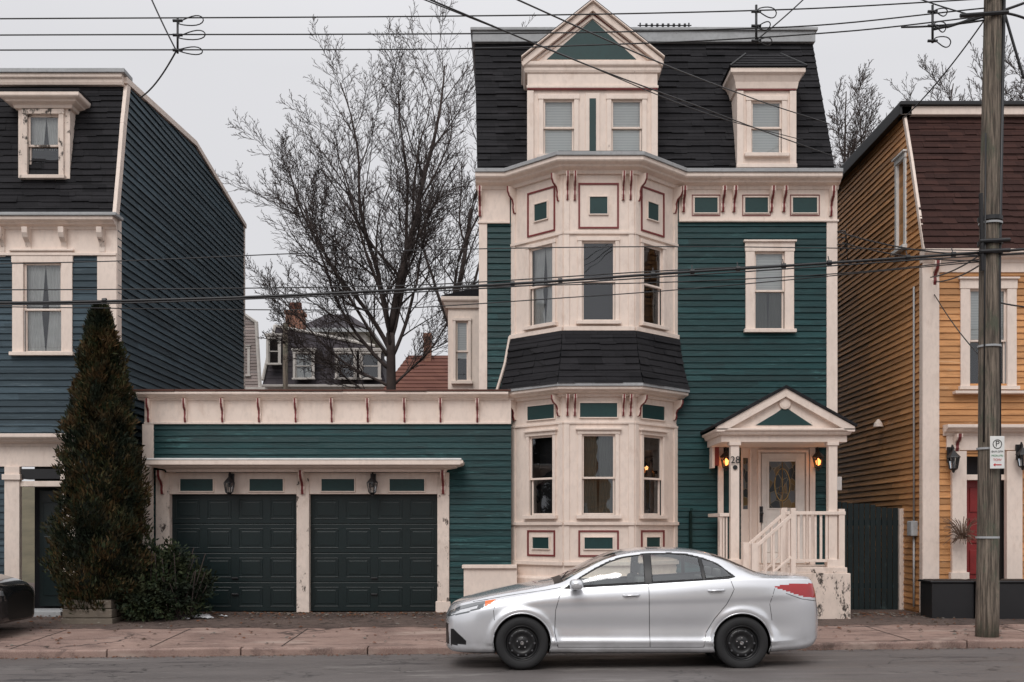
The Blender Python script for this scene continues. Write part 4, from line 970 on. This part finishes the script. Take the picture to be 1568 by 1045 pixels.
    for s in (-1, 1):
        P_ = co.p('mirrors', mp, 0, True); v = []; nu, nv = 14, 10
        for i in range(nv+1):
            ph = math.pi*i/nv-math.pi/2
            for j in range(nu):
                th = 2*math.pi*j/nu; cx_, sx_ = math.cos(th), math.sin(th)
                ex = lambda q_: math.copysign(abs(q_)**.7, q_)
                v.append(W((1.60+.085*ex(math.cos(ph))*ex(cx_)+.02, s*(.985+.105*ex(math.cos(ph))*ex(sx_)), 1.045+.065*ex(math.sin(ph)))))
        P_.add(v, [(i*nu+j, i*nu+(j+1) % nu, (i+1)*nu+(j+1) % nu, (i+1)*nu+j) for i in range(nv) for j in range(nu)])
        tube(co.p('mirror_arms', M['carblack'], 0, True), [W((1.60, s*.82, .985)), W((1.61, s*.96, 1.0))], .022, 8)
    def cbox(part, x0_, x1_, y0_, y1_, z0_, z1_):
        v = [W((x, y, z)) for z in (z0_, z1_) for y in (y0_, y1_) for x in (x0_, x1_)]
        part.add(v, [(0, 2, 3, 1), (4, 5, 7, 6), (0, 1, 5, 4), (2, 6, 7, 3), (0, 4, 6, 2), (1, 3, 7, 5)])
    IN = co.p('interior', M['seat'], .03)
    cbox(IN, 1.3, 3.9, -.78, .78, .25, .32); cbox(IN, 1.35, 1.62, -.74, .74, .7, .98)
    cbox(IN, 3.30, 3.5, -.66, .66, .5, 1.10); cbox(IN, 2.9, 3.35, -.66, .66, .35, .55); cbox(IN, 3.5, 3.95, -.66, .66, .9, 1.06)
    for s in (-1, 1):
        cbox(IN, 2.0, 2.5, s*.37-.25, s*.37+.25, .35, .58); cbox(IN, 2.40, 2.54, s*.37-.24, s*.37+.24, .5, 1.12); cbox(IN, 2.45, 2.53, s*.37-.12, s*.37+.12, 1.13, 1.28)
        cbox(IN, 3.40, 3.48, s*.33-.11, s*.33+.11, 1.11, 1.22)
    sw = [W((1.82+.05*math.sin(t), -.37+.18*math.cos(t), .92+.17*math.sin(t))) for t in np.linspace(0, 6.283, 25)]
    tube(co.p('steering_wheel', M['carblack'], 0, True), sw, .014, 6)
    tube(co.p('wipers', M['carblack'], 0, True), [W((1.45, -.55, 1.09)), W((1.56, -.05, 1.17))], .008, 5)
    cbox(co.p('number_plate', M['white'], .004), 4.60, 4.665, -.26, .26, .70, .82)
    co.done(); return co
build_car('parked_car', (.76, .77, .80), -.84, 14.40, .012, sc=1.005)
build_car('parked_car', (.012, .014, .018), X(23, 17.0), 17.2, .10, flip=True)

# ================================================================== UTILITY POLE
mw, nt, b, o_ = newmat('pole_wood'); vs = coords(nt, (6, 6, .25))
c = mixc(nt, ramp(nt, noise(nt, vs, 6, 5, .7), .38, .60), (.26, .21, .165), (.06, .048, .038)); c = mixc(nt, ramp(nt, noise(nt, coords(nt, (1, 1, .5)), 4, 5, .7), .52, .66), c, (.10, .105, .075))
L(nt, c, b.inputs['Base Color']); b.inputs['Roughness'].default_value = .9; bump(nt, b, noise(nt, vs, 14, 4), .9, .03); M['pole'] = mw
UPo = Thing('utility_pole', (7.0, 16.1, .1)); Dpo = 16.1
px0, px1 = X(1511, Dpo), X(1521, Dpo)
zt_ = 11.5; zb_ = Z(980, Dpo)
tube(UPo.p('pole', M['pole'], 0, True), [(lerp(px0, px1, t)+.012*math.sin(t*9), Dpo, lerp(zb_-.1, zt_, t)) for t in np.linspace(0, 1, 24)], .165, 20, .115)
tube(UPo.p('riser_cable', M['black'], 0, True), [(px0+.15, Dpo-.08, 1.0), (px0+.15, Dpo-.07, 5.5), (px1+.14, Dpo-.05, 9.8)], .028, 8)
tube(UPo.p('riser_cable'), [(px0-.10, Dpo-.13, 3.0), (px0-.07, Dpo-.13, 7.5)], .012, 6)
for z in (1.6, 2.9, 4.4, 6.2): lathe(UPo.p('bands', M['roofgrey']), (lerp(px0, px1, z/11), Dpo, z), (0, 0, 1), [(.165, 0), (.168, .0), (.168, .03), (.16, .03)], 20)
pcx = lerp(px0, px1, .5)
for z in (5.75, 5.9, 6.25):
    lathe(UPo.p('clamps', M['black']), (pcx, Dpo, z), (0, 0, 1), [(.15, 0), (.175, 0), (.175, .06), (.15, .06)], 16)
for z in (5.75, 5.9): tube(UPo.p('clamps'), [(pcx-.22, Dpo-.16, z+.02), (pcx+.22, Dpo-.16, z+.04)], .03, 8)
tube(UPo.p('clamps'), [(pcx-.16, Dpo-.12, 5.5), (pcx-.22, Dpo-.2, 6.6)], .03, 6)
for z in (9.2, 9.5): tube(UPo.p('clamps'), [(pcx-.5, Dpo-.15, z), (pcx+.2, Dpo-.15, z+.05)], .03, 6)
UPo.done()
SG = Thing('parking_sign', (X(1527, 15.9), 15.88, 2.8)); Fs = Frame((X(1527, 15.88), 15.88, Z(693, 15.88)), (1, 0, 0))
msw = m_plain('sign_white', (.78, .78, .76), .4); msg = m_plain('sign_green', (.03, .22, .09), .4); msr = m_plain('sign_red', (.5, .03, .03), .4)
box(SG.p('plate', msw, .006), Fs, -.105, .105, -.235, .235, -.004, .004)
ring = [Fs.pt(.062*math.cos(t), .12+.062*math.sin(t), .006) for t in np.linspace(0, 6.2832, 30)]
tube(SG.p('ring', m_plain('sign_black', (.03, .03, .03), .5)), ring, .006, 6)
sx, sz = Fs.o.x, Fs.o.z
text(SG, 'P', sx, 15.874, sz+.12, .12, M['black'], .001); text(SG, '8AM-5PM', sx, 15.874, sz+.01, .042, M['black'], .001)
text(SG, 'MON-FRI', sx, 15.874, sz-.05, .042, msg, .001); text(SG, 'TOW', sx, 15.874, sz-.11, .05, msr, .001)
prism(SG.p('arrow', msr), Fs, [(-.06, -.18), (-.03, -.155), (-.03, -.172), (.06, -.172), (.06, -.188), (-.03, -.188), (-.03, -.205)], .003, .007)
box(SG.p('strap', M['roofgrey']), Fs, -.02, .02, -.2, .2, -.06, -.005)
SG.done()

# ================================================================== WIRES
WR = Thing('overhead_wires', (0, 16.1, 6)); wp = WR.p('cables', M['black'], 0, True)
def wire(pts, r, n=40):
    P3 = [Vector((X(u, D), D, Z(v, D))) for u, v, D in pts]
    ts = np.array([0]+list(np.cumsum([(P3[i+1]-P3[i]).length for i in range(len(P3)-1)])))
    q = np.linspace(0, ts[-1], n); cs = [pchip(ts, [p[k] for p in P3], q) for k in range(3)] if len(P3) > 2 else [np.interp(q, ts, [p[k] for p in P3]) for k in range(3)]
    sag = 0 if len(P3) > 2 else .02*ts[-1]
    tube(wp, [(cs[0][i], cs[1][i], cs[2][i]-sag*4*(q[i]/ts[-1])*(1-q[i]/ts[-1])) for i in range(n)], r, 6)
D = 16.1
wire([(-500, 462, D), (0, 464, D), (300, 458, D), (560, 447, D), (800, 434, D), (1035, 418, D), (1270, 403, D), (1515, 386, D), (2100, 340, D)], .021, 80)
wire([(-500, 460, D-.1), (0, 467, D-.1), (560, 451, D-.1), (1035, 423, D-.1), (1515, 391, D-.1), (2100, 352, D-.1)], .010, 60)
wire([(-500, 440, D+.1), (0, 444, D+.1), (560, 439, D+.1), (1035, 414, D+.1), (1515, 392, D+.1), (2100, 360, D)], .009, 60)
wire([(-500, 460, D), (0, 470, D), (500, 475, D), (900, 454, D), (1515, 400, D)], .008, 60)
wire([(-300, 410, D+.2), (180, 400, D+.2), (500, 387, D+.2), (1035, 378, D+.2), (1515, 384, D+.2)], .008, 60)
wire([(700, 440, D+.2), (1035, 432, D+.2), (1300, 418, D+.2), (1515, 396, D+.2)], .008, 60)
wire([(-500, 32, D), (0, 29, D), (780, 24, D), (1200, 15, D), (1515, -2, D)], .010, 60)
wire([(-500, 58, D), (0, 54, D), (700, 52, D), (1200, 42, D), (1515, 12, D)], .010, 60)
wire([(-500, 80, D), (0, 77, D), (600, 76, D), (1000, 66, D), (1300, 48, D), (1515, 24, D)], .010, 60)
wire([(640, -8, 11), (850, 80, 13), (1100, 175, 17), (1277, 240, 20.2)], .009)
wire([(775, -8, 11), (960, 75, 13.5), (1150, 150, 18), (1270, 190, 20.5)], .009)
wire([(600, -20, 11.5), (900, 100, 14), (1100, 180, 17.5), (1230, 215, 20.0)], .007)
wire([(1515, 392, 16.1), (1286, 356, 20.3)], .013); wire([(1515, 400, 16.1), (1290, 372, 20.3)], .011); wire([(1515, 396, 16.1), (1432, 432, 19.9)], .012)
wire([(1515, 20, 16.1), (1385, 180, 20.6)], .012); wire([(1515, 380, 16.1), (1425, 425, 19.8)], .012)
wire([(228, -10, 16.1), (270, 78, 16.1)], .012); wire([(270, 78, 16.1), (214, 150, 20.5)], .014)
wire([(1160, 60, D), (1240, -10, D)], .010); wire([(1430, 45, D), (1568, 5, D)], .02); wire([(1380, 42, D), (1515, 30, D)], .014)
wire([(1515, 460, D), (1568, 470, D)], .012); wire([(1515, 560, D), (1430, 450, 19.9)], .010)
wire([(1530, -10, D), (1568, 120, D)], .02); wire([(1385, -10, D), (1515, 30, D)], .010); wire([(1450, 42, D), (1530, 20, D), (1640, 60, D)], .018)
for u in (160, 560, 785, 858, 1000, 1060, 1130, 1200, 1270, 1390, 1460):
    v = np.interp(u, [0, 300, 560, 800, 1035, 1270, 1515], [464, 458, 447, 434, 418, 403, 386])
    x, z = X(u, D), Z(v, D); tube(WR.p('clips', M['black']), [(x-.03, D, z+.0), (x+.03, D, z+.003)], .038, 8)
    if u > 980: tube(WR.p('clips'), [(x, D, z), (x+.01, D+.1, z+.12)], .008, 4)
for u, lp in ((272, 1), (1158, 0), (1428, 0)):
    x = X(u, D); tube(WR.p('spacers', M['black'], 0, True), [(x, D, Z(28 if u < 1000 else 8, D)), (x, D, Z(82 if u < 1000 else 66, D))], .018, 6)
    for v in (32, 54, 77):
        if u > 1000: v -= 14
        z = Z(v, D)
        tube(WR.p('spacers'), [(x-.07, D, z), (x+.07, D, z)], .022, 8)
        rr = random.uniform(.15, .21) if lp else random.uniform(.08, .14); ph = random.uniform(0, 3)
        tube(WR.p('spacers'), [(x+rr+.02-rr*math.cos(t), D-.03+.03*math.sin(t*2), z-.02+.08*math.sin(t)+.03*math.cos(t+ph)) for t in np.linspace(0, 2*math.pi, 20)], .009, 5)
WR.done()

# ================================================================== TREES
mbk, nt, b, o_ = newmat('bark'); v = coords(nt)
c = mixc(nt, ramp(nt, noise(nt, v, 3, 4), .35, .7), (.036, .026, .024), (.075, .056, .050)); L(nt, c, b.inputs['Base Color']); b.inputs['Roughness'].default_value = .95
def bare_tree(name, base, leaders, trunkL, r0, seed, lv=(10, 8, 6, 3), sc=1., rmin=.006, mat=mbk, lean=(0, 0), trop=.06):
    rd = random.Random(seed); P = Part(mat, 0, True)
    def poly(p, d, r, Ln, r1, wob, trop):
        k = max(3, int(Ln/(.35*sc))); k = min(k, 16); pts = [p.copy()]; dirs = [d.copy()]
        for i in range(k):
            d = (d+Vector((rd.gauss(0, wob), rd.gauss(0, wob), rd.gauss(0, wob)*.6+trop))).normalized(); p = p+d*(Ln/k); pts.append(p.copy()); dirs.append(d.copy())
        n = 10 if r > .08 else (6 if r > .03 else (4 if r > .012 else 3))
        tube(P, pts, r, n, r1); return pts, dirs
    def grow(p, d, r, Ln, lev):
        r1 = max(rmin*.6, r*.22); pts, dirs = poly(p, d, r, Ln, r1, .075 if lev < 1 else .11, trop)
        if lev >= len(lv): return
        nc = lv[lev]; nc = nc if lev < 1 else max(2, int(nc*rd.uniform(.7, 1.3)))
        for i in range(nc):
            t = .10+.90*(i+rd.random()*.8)/nc; t = min(t, .99); f = t*(len(pts)-1); k = int(f); q = pts[k].lerp(pts[min(k+1, len(pts)-1)], f-k); dd = dirs[k]
            ax = dd.orthogonal().normalized(); ax.rotate(Matrix.Rotation(i*2.4+rd.uniform(-.5, .5), 3, dd)); an = math.radians(rd.uniform(22, 46))
            nd = (dd*math.cos(an)+ax*math.sin(an)).normalized(); nd.z = nd.z*.9+.12; nd.normalize()
            rr = max(rmin, (r+(r1-r)*t)*rd.uniform(.4, .58)); grow(q, nd, rr, Ln*rd.uniform(.32, .50)*(1.15-.5*t), lev+1)
    pts, dirs = poly(Vector(base)-Vector((0, 0, .4)), Vector((lean[0], lean[1], 1)).normalized(), r0, trunkL, r0*.72, .02, .02)
    for (ang, az, Ln, tpos, rf) in leaders:
        f = tpos*(len(pts)-1); k = min(int(f), len(pts)-2); q = pts[k].lerp(pts[k+1], f-k)
        a = math.radians(ang); z = math.radians(az); d = Vector((math.sin(a)*math.cos(z), math.sin(a)*math.sin(z), math.cos(a))); grow(q, d, r0*rf, Ln, 0)
    me = bpy.data.meshes.new('branches'); me.from_pydata(P.v, [], P.f); me.materials.append(mat); me.polygons.foreach_set('use_smooth', [True]*len(me.polygons))
    ob = bpy.data.objects.new(name, me); bpy.context.scene.collection.objects.link(ob); return ob
bare_tree('bare_tree', (-3.2, 30.5, 0), [(2, 0, 8.2, 1, .60), (14, 180, 7.4, .99, .45), (28, 178, 6.6, .93, .42), (46, 185, 5.6, .86, .36), (14, 20, 7.0, .97, .42), (30, 350, 5.2, .90, .34), (22, 90, 6.0, .95, .30), (26, 270, 5.8, .93, .32), (62, 180, 4.8, .80, .28), (48, 5, 3.4, .80, .24), (38, 215, 5.2, .9, .3), (72, 182, 3.8, .74, .22)], 7.6, .17, 11, (13, 10, 6, 3), 1., .0068)
bare_tree('bare_tree', (-1.5, 37, 0), [(5, 0, 8, 1, .6), (22, 180, 5.5, .9, .45), (20, 20, 6, .9, .45), (20, 270, 5.5, .95, .45), (34, 0, 5, .8, .4)], 9.5, .15, 5, (8, 7, 5, 3), 1., .0085)
t1 = bare_tree('bare_tree', (14.0, 45, 2.5), [(5, 0, 7.5, 1, .6), (24, 180, 6.5, .85, .45), (26, 10, 6.5, .85, .45), (40, 180, 5.5, .7, .4), (22, 270, 6.5, .9, .45), (40, 0, 5, .7, .4), (30, 90, 5, .8, .4)], 8.0, .16, 21, (9, 8, 6, 3), 1., .011)
t1.location.z = 2.5
for i, (x, y, z, rz, s) in enumerate(((16.6, 49, 4.6, 1.1, 1.0), (18.8, 46, 5.2, 2.3, 1.0), (20.8, 50, 5.4, 3.9, 1.12), (22.9, 47, 5.6, 5.1, 1.05), (15.0, 52, 5.2, .6, 1.0), (25.5, 52, 5.8, 2., 1.15), (12.0, 50, 4.0, 4.4, .95))):
    ob = bpy.data.objects.new('bare_tree', t1.data); Mx = Matrix.Translation((x, y, z)) @ Matrix.Rotation(rz, 4, 'Z') @ Matrix.Scale(s, 4) @ Matrix.Translation((-14.0, -45, -2.5)); ob.matrix_world = Mx; bpy.context.scene.collection.objects.link(ob)

def leafmat(name, cols):
    m, nt, b, o_ = newmat(name); g = nt.nodes.new('ShaderNodeNewGeometry'); r = nt.nodes.new('ShaderNodeValToRGB'); e = r.color_ramp.elements
    e[0].position = 0; e[0].color = (*cols[0], 1); e[1].position = 1; e[1].color = (*cols[-1], 1)
    for i, c_ in enumerate(cols[1:-1]): q = e.new((i+1)/(len(cols)-1)); q.color = (*c_, 1)
    L(nt, g.outputs['Random Per Island'], r.inputs[0])
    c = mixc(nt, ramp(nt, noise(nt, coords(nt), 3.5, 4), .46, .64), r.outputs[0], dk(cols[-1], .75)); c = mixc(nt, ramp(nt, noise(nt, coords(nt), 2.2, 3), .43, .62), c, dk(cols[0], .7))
    L(nt, c, b.inputs['Base Color']); b.inputs['Roughness'].default_value = .75; b.inputs['Specular IOR Level'].default_value = .3; return m
def leaves(P, pos, dirs, ln, wd):
    n = len(pos); d = dirs/np.linalg.norm(dirs, axis=1)[:, None]; s = np.cross(d, rng.normal(size=(n, 3))); s /= np.linalg.norm(s, axis=1)[:, None]
    a = pos-s*wd[:, None]*.3; b_ = pos+d*ln[:, None]*.5-s*wd[:, None]; c = pos+d*ln[:, None]; e = pos+d*ln[:, None]*.5+s*wd[:, None]
    V = np.stack([a, b_, c, e], 1).reshape(-1, 3); o = len(P.v); P.v.extend(map(tuple, V)); P.f.extend([(o+4*i, o+4*i+1, o+4*i+2, o+4*i+3) for i in range(n)])
CE = Thing('cedar_tree', (X(153, 19.0), 19.0, .3)); cx, cy = X(153, 19.0), 19.05; zb_, ztop = .35, Z(472, 19.0)
mcd = leafmat('cedar_foliage', [(.009, .017, .006), (.024, .034, .010), (.045, .043, .013), (.095, .050, .017)])
n = 46000; t = rng.random(n)**1.15; th = rng.random(n)*2*math.pi
R = np.interp(t, [0, .08, .25, .5, .75, .9, 1], [.56, .70, .70, .58, .38, .24, .06])
lump = 1+.16*np.sin(th*3+t*17)+.13*np.sin(th*5-t*31+1)+.12*np.sin(th*2+t*53)+.09*np.sin(th*9+t*90)
rad = R*lump*(1-.38*rng.random(n)**1.6); hgt = zb_+t*(ztop-zb_)+rng.normal(0, .03, n)
pos = np.stack([cx+rad*np.cos(th), cy+rad*np.sin(th), hgt], 1)
dr = np.stack([np.cos(th)*.55, np.sin(th)*.55, np.ones(n)*.9], 1)+rng.normal(0, .35, (n, 3))
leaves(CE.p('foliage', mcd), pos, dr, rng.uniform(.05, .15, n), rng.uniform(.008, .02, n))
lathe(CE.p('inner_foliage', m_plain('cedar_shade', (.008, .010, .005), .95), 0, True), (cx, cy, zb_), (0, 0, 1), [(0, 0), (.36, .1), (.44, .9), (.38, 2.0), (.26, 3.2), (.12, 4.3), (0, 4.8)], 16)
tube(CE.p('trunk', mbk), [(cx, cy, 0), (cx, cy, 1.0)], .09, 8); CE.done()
BU = Thing('evergreen_bush', (X(250, 19.0), 19.0, .2)); mbu = leafmat('bush_leaves', [(.008, .016, .007), (.016, .03, .011), (.03, .045, .015), (.045, .05, .02)])
for (u, v, D_, r, nn_) in ((245, 905, 19.1, .50, 3200), (215, 920, 18.9, .45, 2600), (285, 915, 19.2, .38, 1800), (262, 862, 19.2, .35, 1500), (195, 890, 19.3, .4, 1800), (228, 855, 19.3, .3, 1000), (302, 890, 19.3, .28, 800)):
    c_ = np.array([X(u, D_), D_, Z(v, D_)]); q = rng.normal(size=(nn_, 3)); q /= np.linalg.norm(q, axis=1)[:, None]; rr = r*rng.random(nn_)**.45*(1+.35*np.sin(q[:, 0]*7+q[:, 2]*9))
    p_ = c_+q*rr[:, None]*np.array([1, .8, .95]); p_ = p_[p_[:, 2] > .2]; q2 = rng.normal(size=p_.shape)*.7+(p_-c_)/r+np.array([0, 0, .3])
    leaves(BU.p('foliage', mbu), p_, q2, rng.uniform(.05, .12, len(p_)), rng.uniform(.012, .024, len(p_)))
for i in range(40):
    a = random.uniform(0, 6.28); x0_ = X(245, 19)+random.uniform(-.45, .5); tube(BU.p('stems', mbk), [(x0_, 19.1, .15), (x0_+.35*math.cos(a), 19.1+.3*math.sin(a), .7+random.random()*.7)], .009, 4)
BU.done()

# ================================================================== BACKGROUND HOUSES
M['slate'] = m_shingle('old_slate', (.035, .032, .038), (.065, .056, .062), (.02, .02, .02), .4, .2)
M['redroof'] = m_shingle('red_brown_roof', (.11, .045, .035), (.16, .07, .05), (.05, .02, .02), .4, .25)
M['pinkwall'] = m_siding('pale_clapboard', (.26, .21, .195), (.34, .29, .27), .15)
M['brick'] = m_shingle('brick', (.22, .10, .07), (.30, .15, .10), (.25, .22, .2), .22, .08)
M['dull'] = m_plain('weathered_white', (.48, .45, .42), .7)
BG = Thing('slate_roofed_house', (-8, 45, 4)); D = 45; F = front(D)
a0_, a1_ = X(402, D), X(592, D); T = BG.p('trim', M['dull'], .01)
siding(BG.p('walls', M['pinkwall']), F, [(a0_, 2), (a1_, 2), (a1_, 7.6), (a0_, 7.6)])
box(BG.p('walls'), F, a0_, a1_, 2, 7.6, -8, -.01)
corn(T, [(a0_, D+6), (a0_, D), (a1_, D), (a1_, D+6)], 7.3, 7.6, .25)
courses(BG.p('mansard', M['slate']), ((a0_, D, 7.6), (a1_, D, 7.6), (a1_-.6, D+1.0, 9.35), (a0_+.3, D+1.0, 10.2)), 9, .02)
BG.p('mansard').add([(a0_, D, 7.6), (a0_+.3, D+1, 10.2), (a0_+.3, D+8, 10.2), (a0_, D+8, 7.6), (a1_-.6, D+1, 9.35), (a1_-.6, D+8, 9.35), (a1_, D, 7.6), (a1_, D+8, 7.6)], [(0, 1, 2, 3), (1, 4, 5, 2), (4, 6, 7, 5)])
tube(T, [(a0_+.3, D+.95, 10.22), (a1_-.6, D+.95, 9.37)], .07, 6); tube(T, [(a0_, D-.02, 7.8), (a0_+.3, D+.95, 10.22)], .07, 6)
for u in (467, 531, 568, 421):
    x = X(u, D); hwid = .34 if u != 421 else .2; zc_ = 8.3 if u != 421 else 8.9
    w = (x-hwid, x+hwid, zc_-.45, zc_+.55)
    window(BG, front(D-.25), *w, cas=.10, mat='dull', curtain='curtain' if u == 467 else None); box(BG.p('dormer_cheeks', M['slate']), F, w[0]-.1, w[1]+.1, w[2]-.1, w[3]+.2, -1, -.25)
    box(T, F, w[0]-.16, w[1]+.16, w[3]+.15, w[3]+.22, -.9, .32)
box(BG.p('chimney', M['brick'], .02), front(D+3), X(437, 48), X(463, 48), 8.5, 11.1, -.8, 0); box(BG.p('chimney'), front(D+3), X(435, 48), X(465, 48), 11.1, 11.25, -.85, .05)
for u in (446, 455): lathe(BG.p('chimney_pots', M['redroof']), (X(u, 48), 48.3, 11.25), (0, 0, 1), [(.16, 0), (.14, .4), (.1, .4)], 12)
BG.done()
BH = Thing('pale_gabled_house', (-10.5, 42, 4)); D = 42; F = front(D)
siding(BH.p('walls', M['pinkwall']), F, [(-14, 2), (X(398, D), 2), (X(398, D), 7.0), (X(392, D), 9.6), (X(372, D), 9.9), (-14, 9.9)]); box(BH.p('walls'), F, -14, X(398, D), 2, 7, -6, -.01)
tube(BH.p('trim', M['dull']), [(X(399, D), D-.05, 7.0), (X(393, D), D-.05, 9.6), (X(372, D), D-.05, 9.95), (-14, D-.05, 9.95)], .08, 6)
box(BH.p('trim'), F, X(372, D), X(398, D)+.25, 6.9, 7.1, -2, .25); window(BH, F, X(374, D), X(379, D), 7.6, 8.6, cas=.1, mat='dull'); BH.done()
BI = Thing('white_hipped_house', (-8, 62, 4)); D = 60; F = front(D); a0_, a1_ = X(463, D), X(560, D)
box(BI.p('walls', M['dull'], .02), F, a0_, a1_, 3, 12.6, -8, 0)
BI.p('roof', M['slate']).add([(a0_-.3, D-.3, 12.6), (a1_+.3, D-.3, 12.6), (a1_+.3, D+8, 12.6), (a0_-.3, D+8, 12.6), ((a0_+a1_)/2-1, D+3.5, 14.1), ((a0_+a1_)/2+.3, D+3.5, 14.1)], [(0, 1, 5, 4), (1, 2, 5), (2, 3, 4, 5), (3, 0, 4)])
box(BI.p('roof_edge', M['roofgrey']), F, a0_-.35, a1_+.35, 12.4, 12.62, -8.3, .35); BI.done()
BJ = Thing('red_roofed_house', (-4, 40, 4)); D = 40; F = front(D); a0_, a1_ = X(576, D), X(720, D)
box(BJ.p('walls', M['pinkwall']), F, a0_+.2, a1_, 1, 6.4, -6, -.3)
courses(BJ.p('roof', M['redroof']), ((a0_, D-.2, 6.4), (a1_, D-.2, 6.4), (a1_-.5, D+3, 8.5), (a0_+.9, D+3, 8.5)), 12, .03)
courses(BJ.p('roof'), ((a0_, D+6, 6.4), (a0_, D-.2, 6.4), (a0_+.9, D+3, 8.5), (a0_+.9, D+3.2, 8.5)), 12, .03)
box(BJ.p('chimney', M['brick']), front(D+2.5), X(640, D), X(652, D), 7.5, 9.3, -.5, 0); BJ.done()
tube_h = Thing('wooden_post', (-8.2, 26, 3)); tube(tube_h.p('post', M['pole'], 0, True), [(X(437, 34), 34, 0), (X(437, 34), 34, Z(495, 34))], .08, 8); tube_h.done()

# ================================================================== OPPOSITE SIDE OF STREET (seen in window reflections)
M['beige'] = m_siding('beige_clapboard', (.45, .40, .30), (.5, .46, .4), .13)
for i, (xa, xb, hh, mt, nm) in enumerate(((-13, -7, 7.5, 'blue', 'opposite_blue_house'), (-3.5, 3.2, 6.2, 'yellow', 'opposite_yellow_house'), (5.5, 12, 8, 'beige', 'opposite_beige_house'))):
    OP = Thing(nm, ((xa+xb)/2, -9, 0)); F = Frame((0, -8.5, 0), (-1, 0, 0)); m = -(xa+xb)/2
    siding(OP.p('walls', M[mt]), F, [(-xb, 0), (-xa, 0), (-xa, hh), (m, hh+2.2), (-xb, hh)], (), .13)
    box(OP.p('walls'), F, -xb, -xa, 0, hh, -9, -.01)
    for s, e in ((-1, -xb), (1, -xa)):
        prism(OP.p('roof', M['shingle']), F, [(m, hh+2.35), (m, hh+2.2), (e+s*.35, hh-.25), (e+s*.35, hh-.1)], -9, .3); prism(OP.p('trim', M['white']), F, [(m, hh+2.2), (m, hh+1.95), (e+s*.3, hh-.45), (e+s*.3, hh-.22)], 0, .25)
    for a in (-xb+1.4, m, -xa-1.4):
        for z in (1.2, 4.2):
            box(OP.p('trim'), F, a-.55, a+.55, z-.1, z+1.7, .0, .06); box(OP.p('panes', M['garagedoor']), F, a-.4, a+.4, z, z+1.55, .05, .075); box(OP.p('trim'), F, a-.4, a+.4, z+.75, z+.8, .05, .09)
    OP.done()

# ================================================================== SKY / LIGHT / CAMERA
sc = bpy.context.scene
w = bpy.data.worlds.new('World'); sc.world = w; w.use_nodes = True; nt = w.node_tree; nt.nodes.clear()
out = nt.nodes.new('ShaderNodeOutputWorld'); bg = nt.nodes.new('ShaderNodeBackground'); bg.inputs[1].default_value = .1
sky = nt.nodes.new('ShaderNodeTexSky'); sky.sky_type = 'NISHITA'; sky.sun_disc = False; sky.sun_elevation = math.radians(46); sky.sun_rotation = math.radians(195)
sky.dust_density = 4; sky.air_density = 1
hs = nt.nodes.new('ShaderNodeHueSaturation'); hs.inputs['Saturation'].default_value = .1; L(nt, sky.outputs[0], hs.inputs['Color'])
tc = nt.nodes.new('ShaderNodeTexCoord'); sp = nt.nodes.new('ShaderNodeSeparateXYZ'); L(nt, tc.outputs['Generated'], sp.inputs[0])
gcol = nt.nodes.new('ShaderNodeValToRGB'); e = gcol.color_ramp.elements
e[0].position = .0; e[0].color = (.755, .755, .785, 1); e[1].position = 1; e[1].color = (1.45, 1.44, 1.47, 1); q = e.new(.38); q.color = (.78, .78, .81, 1)
L(nt, sp.outputs[2], gcol.inputs[0])
nz = nt.nodes.new('ShaderNodeTexNoise'); nz.inputs['Scale'].default_value = 1.6; nz.inputs['Detail'].default_value = 4; L(nt, tc.outputs['Generated'], nz.inputs['Vector'])
nr_ = ramp(nt, nz.outputs[0], .3, .7, (.95,)*3, (1.04,)*3)
mu = mixc(nt, 1., gcol.outputs[0], nr_, 'MULTIPLY')
sc10 = nt.nodes.new('ShaderNodeVectorMath'); sc10.operation = 'SCALE'; sc10.inputs['Scale'].default_value = 10.; L(nt, mu, sc10.inputs[0])
L(nt, mixc(nt, .88, hs.outputs[0], sc10.outputs[0]), bg.inputs[0]); L(nt, bg.outputs[0], out.inputs[0])
sl = bpy.data.lights.new('overcast_sun', 'SUN'); sl.energy = 1.4; sl.angle = math.radians(30); sl.color = (1, .965, .93)
so = bpy.data.objects.new('overcast_sun', sl); so.rotation_euler = (math.radians(44), 0, math.radians(-15)); sc.collection.objects.link(so)
cam = bpy.data.cameras.new('camera'); cam.lens = FP/1568*36; cam.sensor_width = 36; cam.shift_y = (808-522.5)/1568; cam.clip_end = 3000; cam.clip_start = .1
co = bpy.data.objects.new('camera', cam); co.location = (0, 0, 1.76); co.rotation_euler = (math.pi/2, 0, 0); sc.collection.objects.link(co); sc.camera = co
sc.view_settings.view_transform = 'Standard'; sc.view_settings.look = 'None'; sc.view_settings.exposure = 0
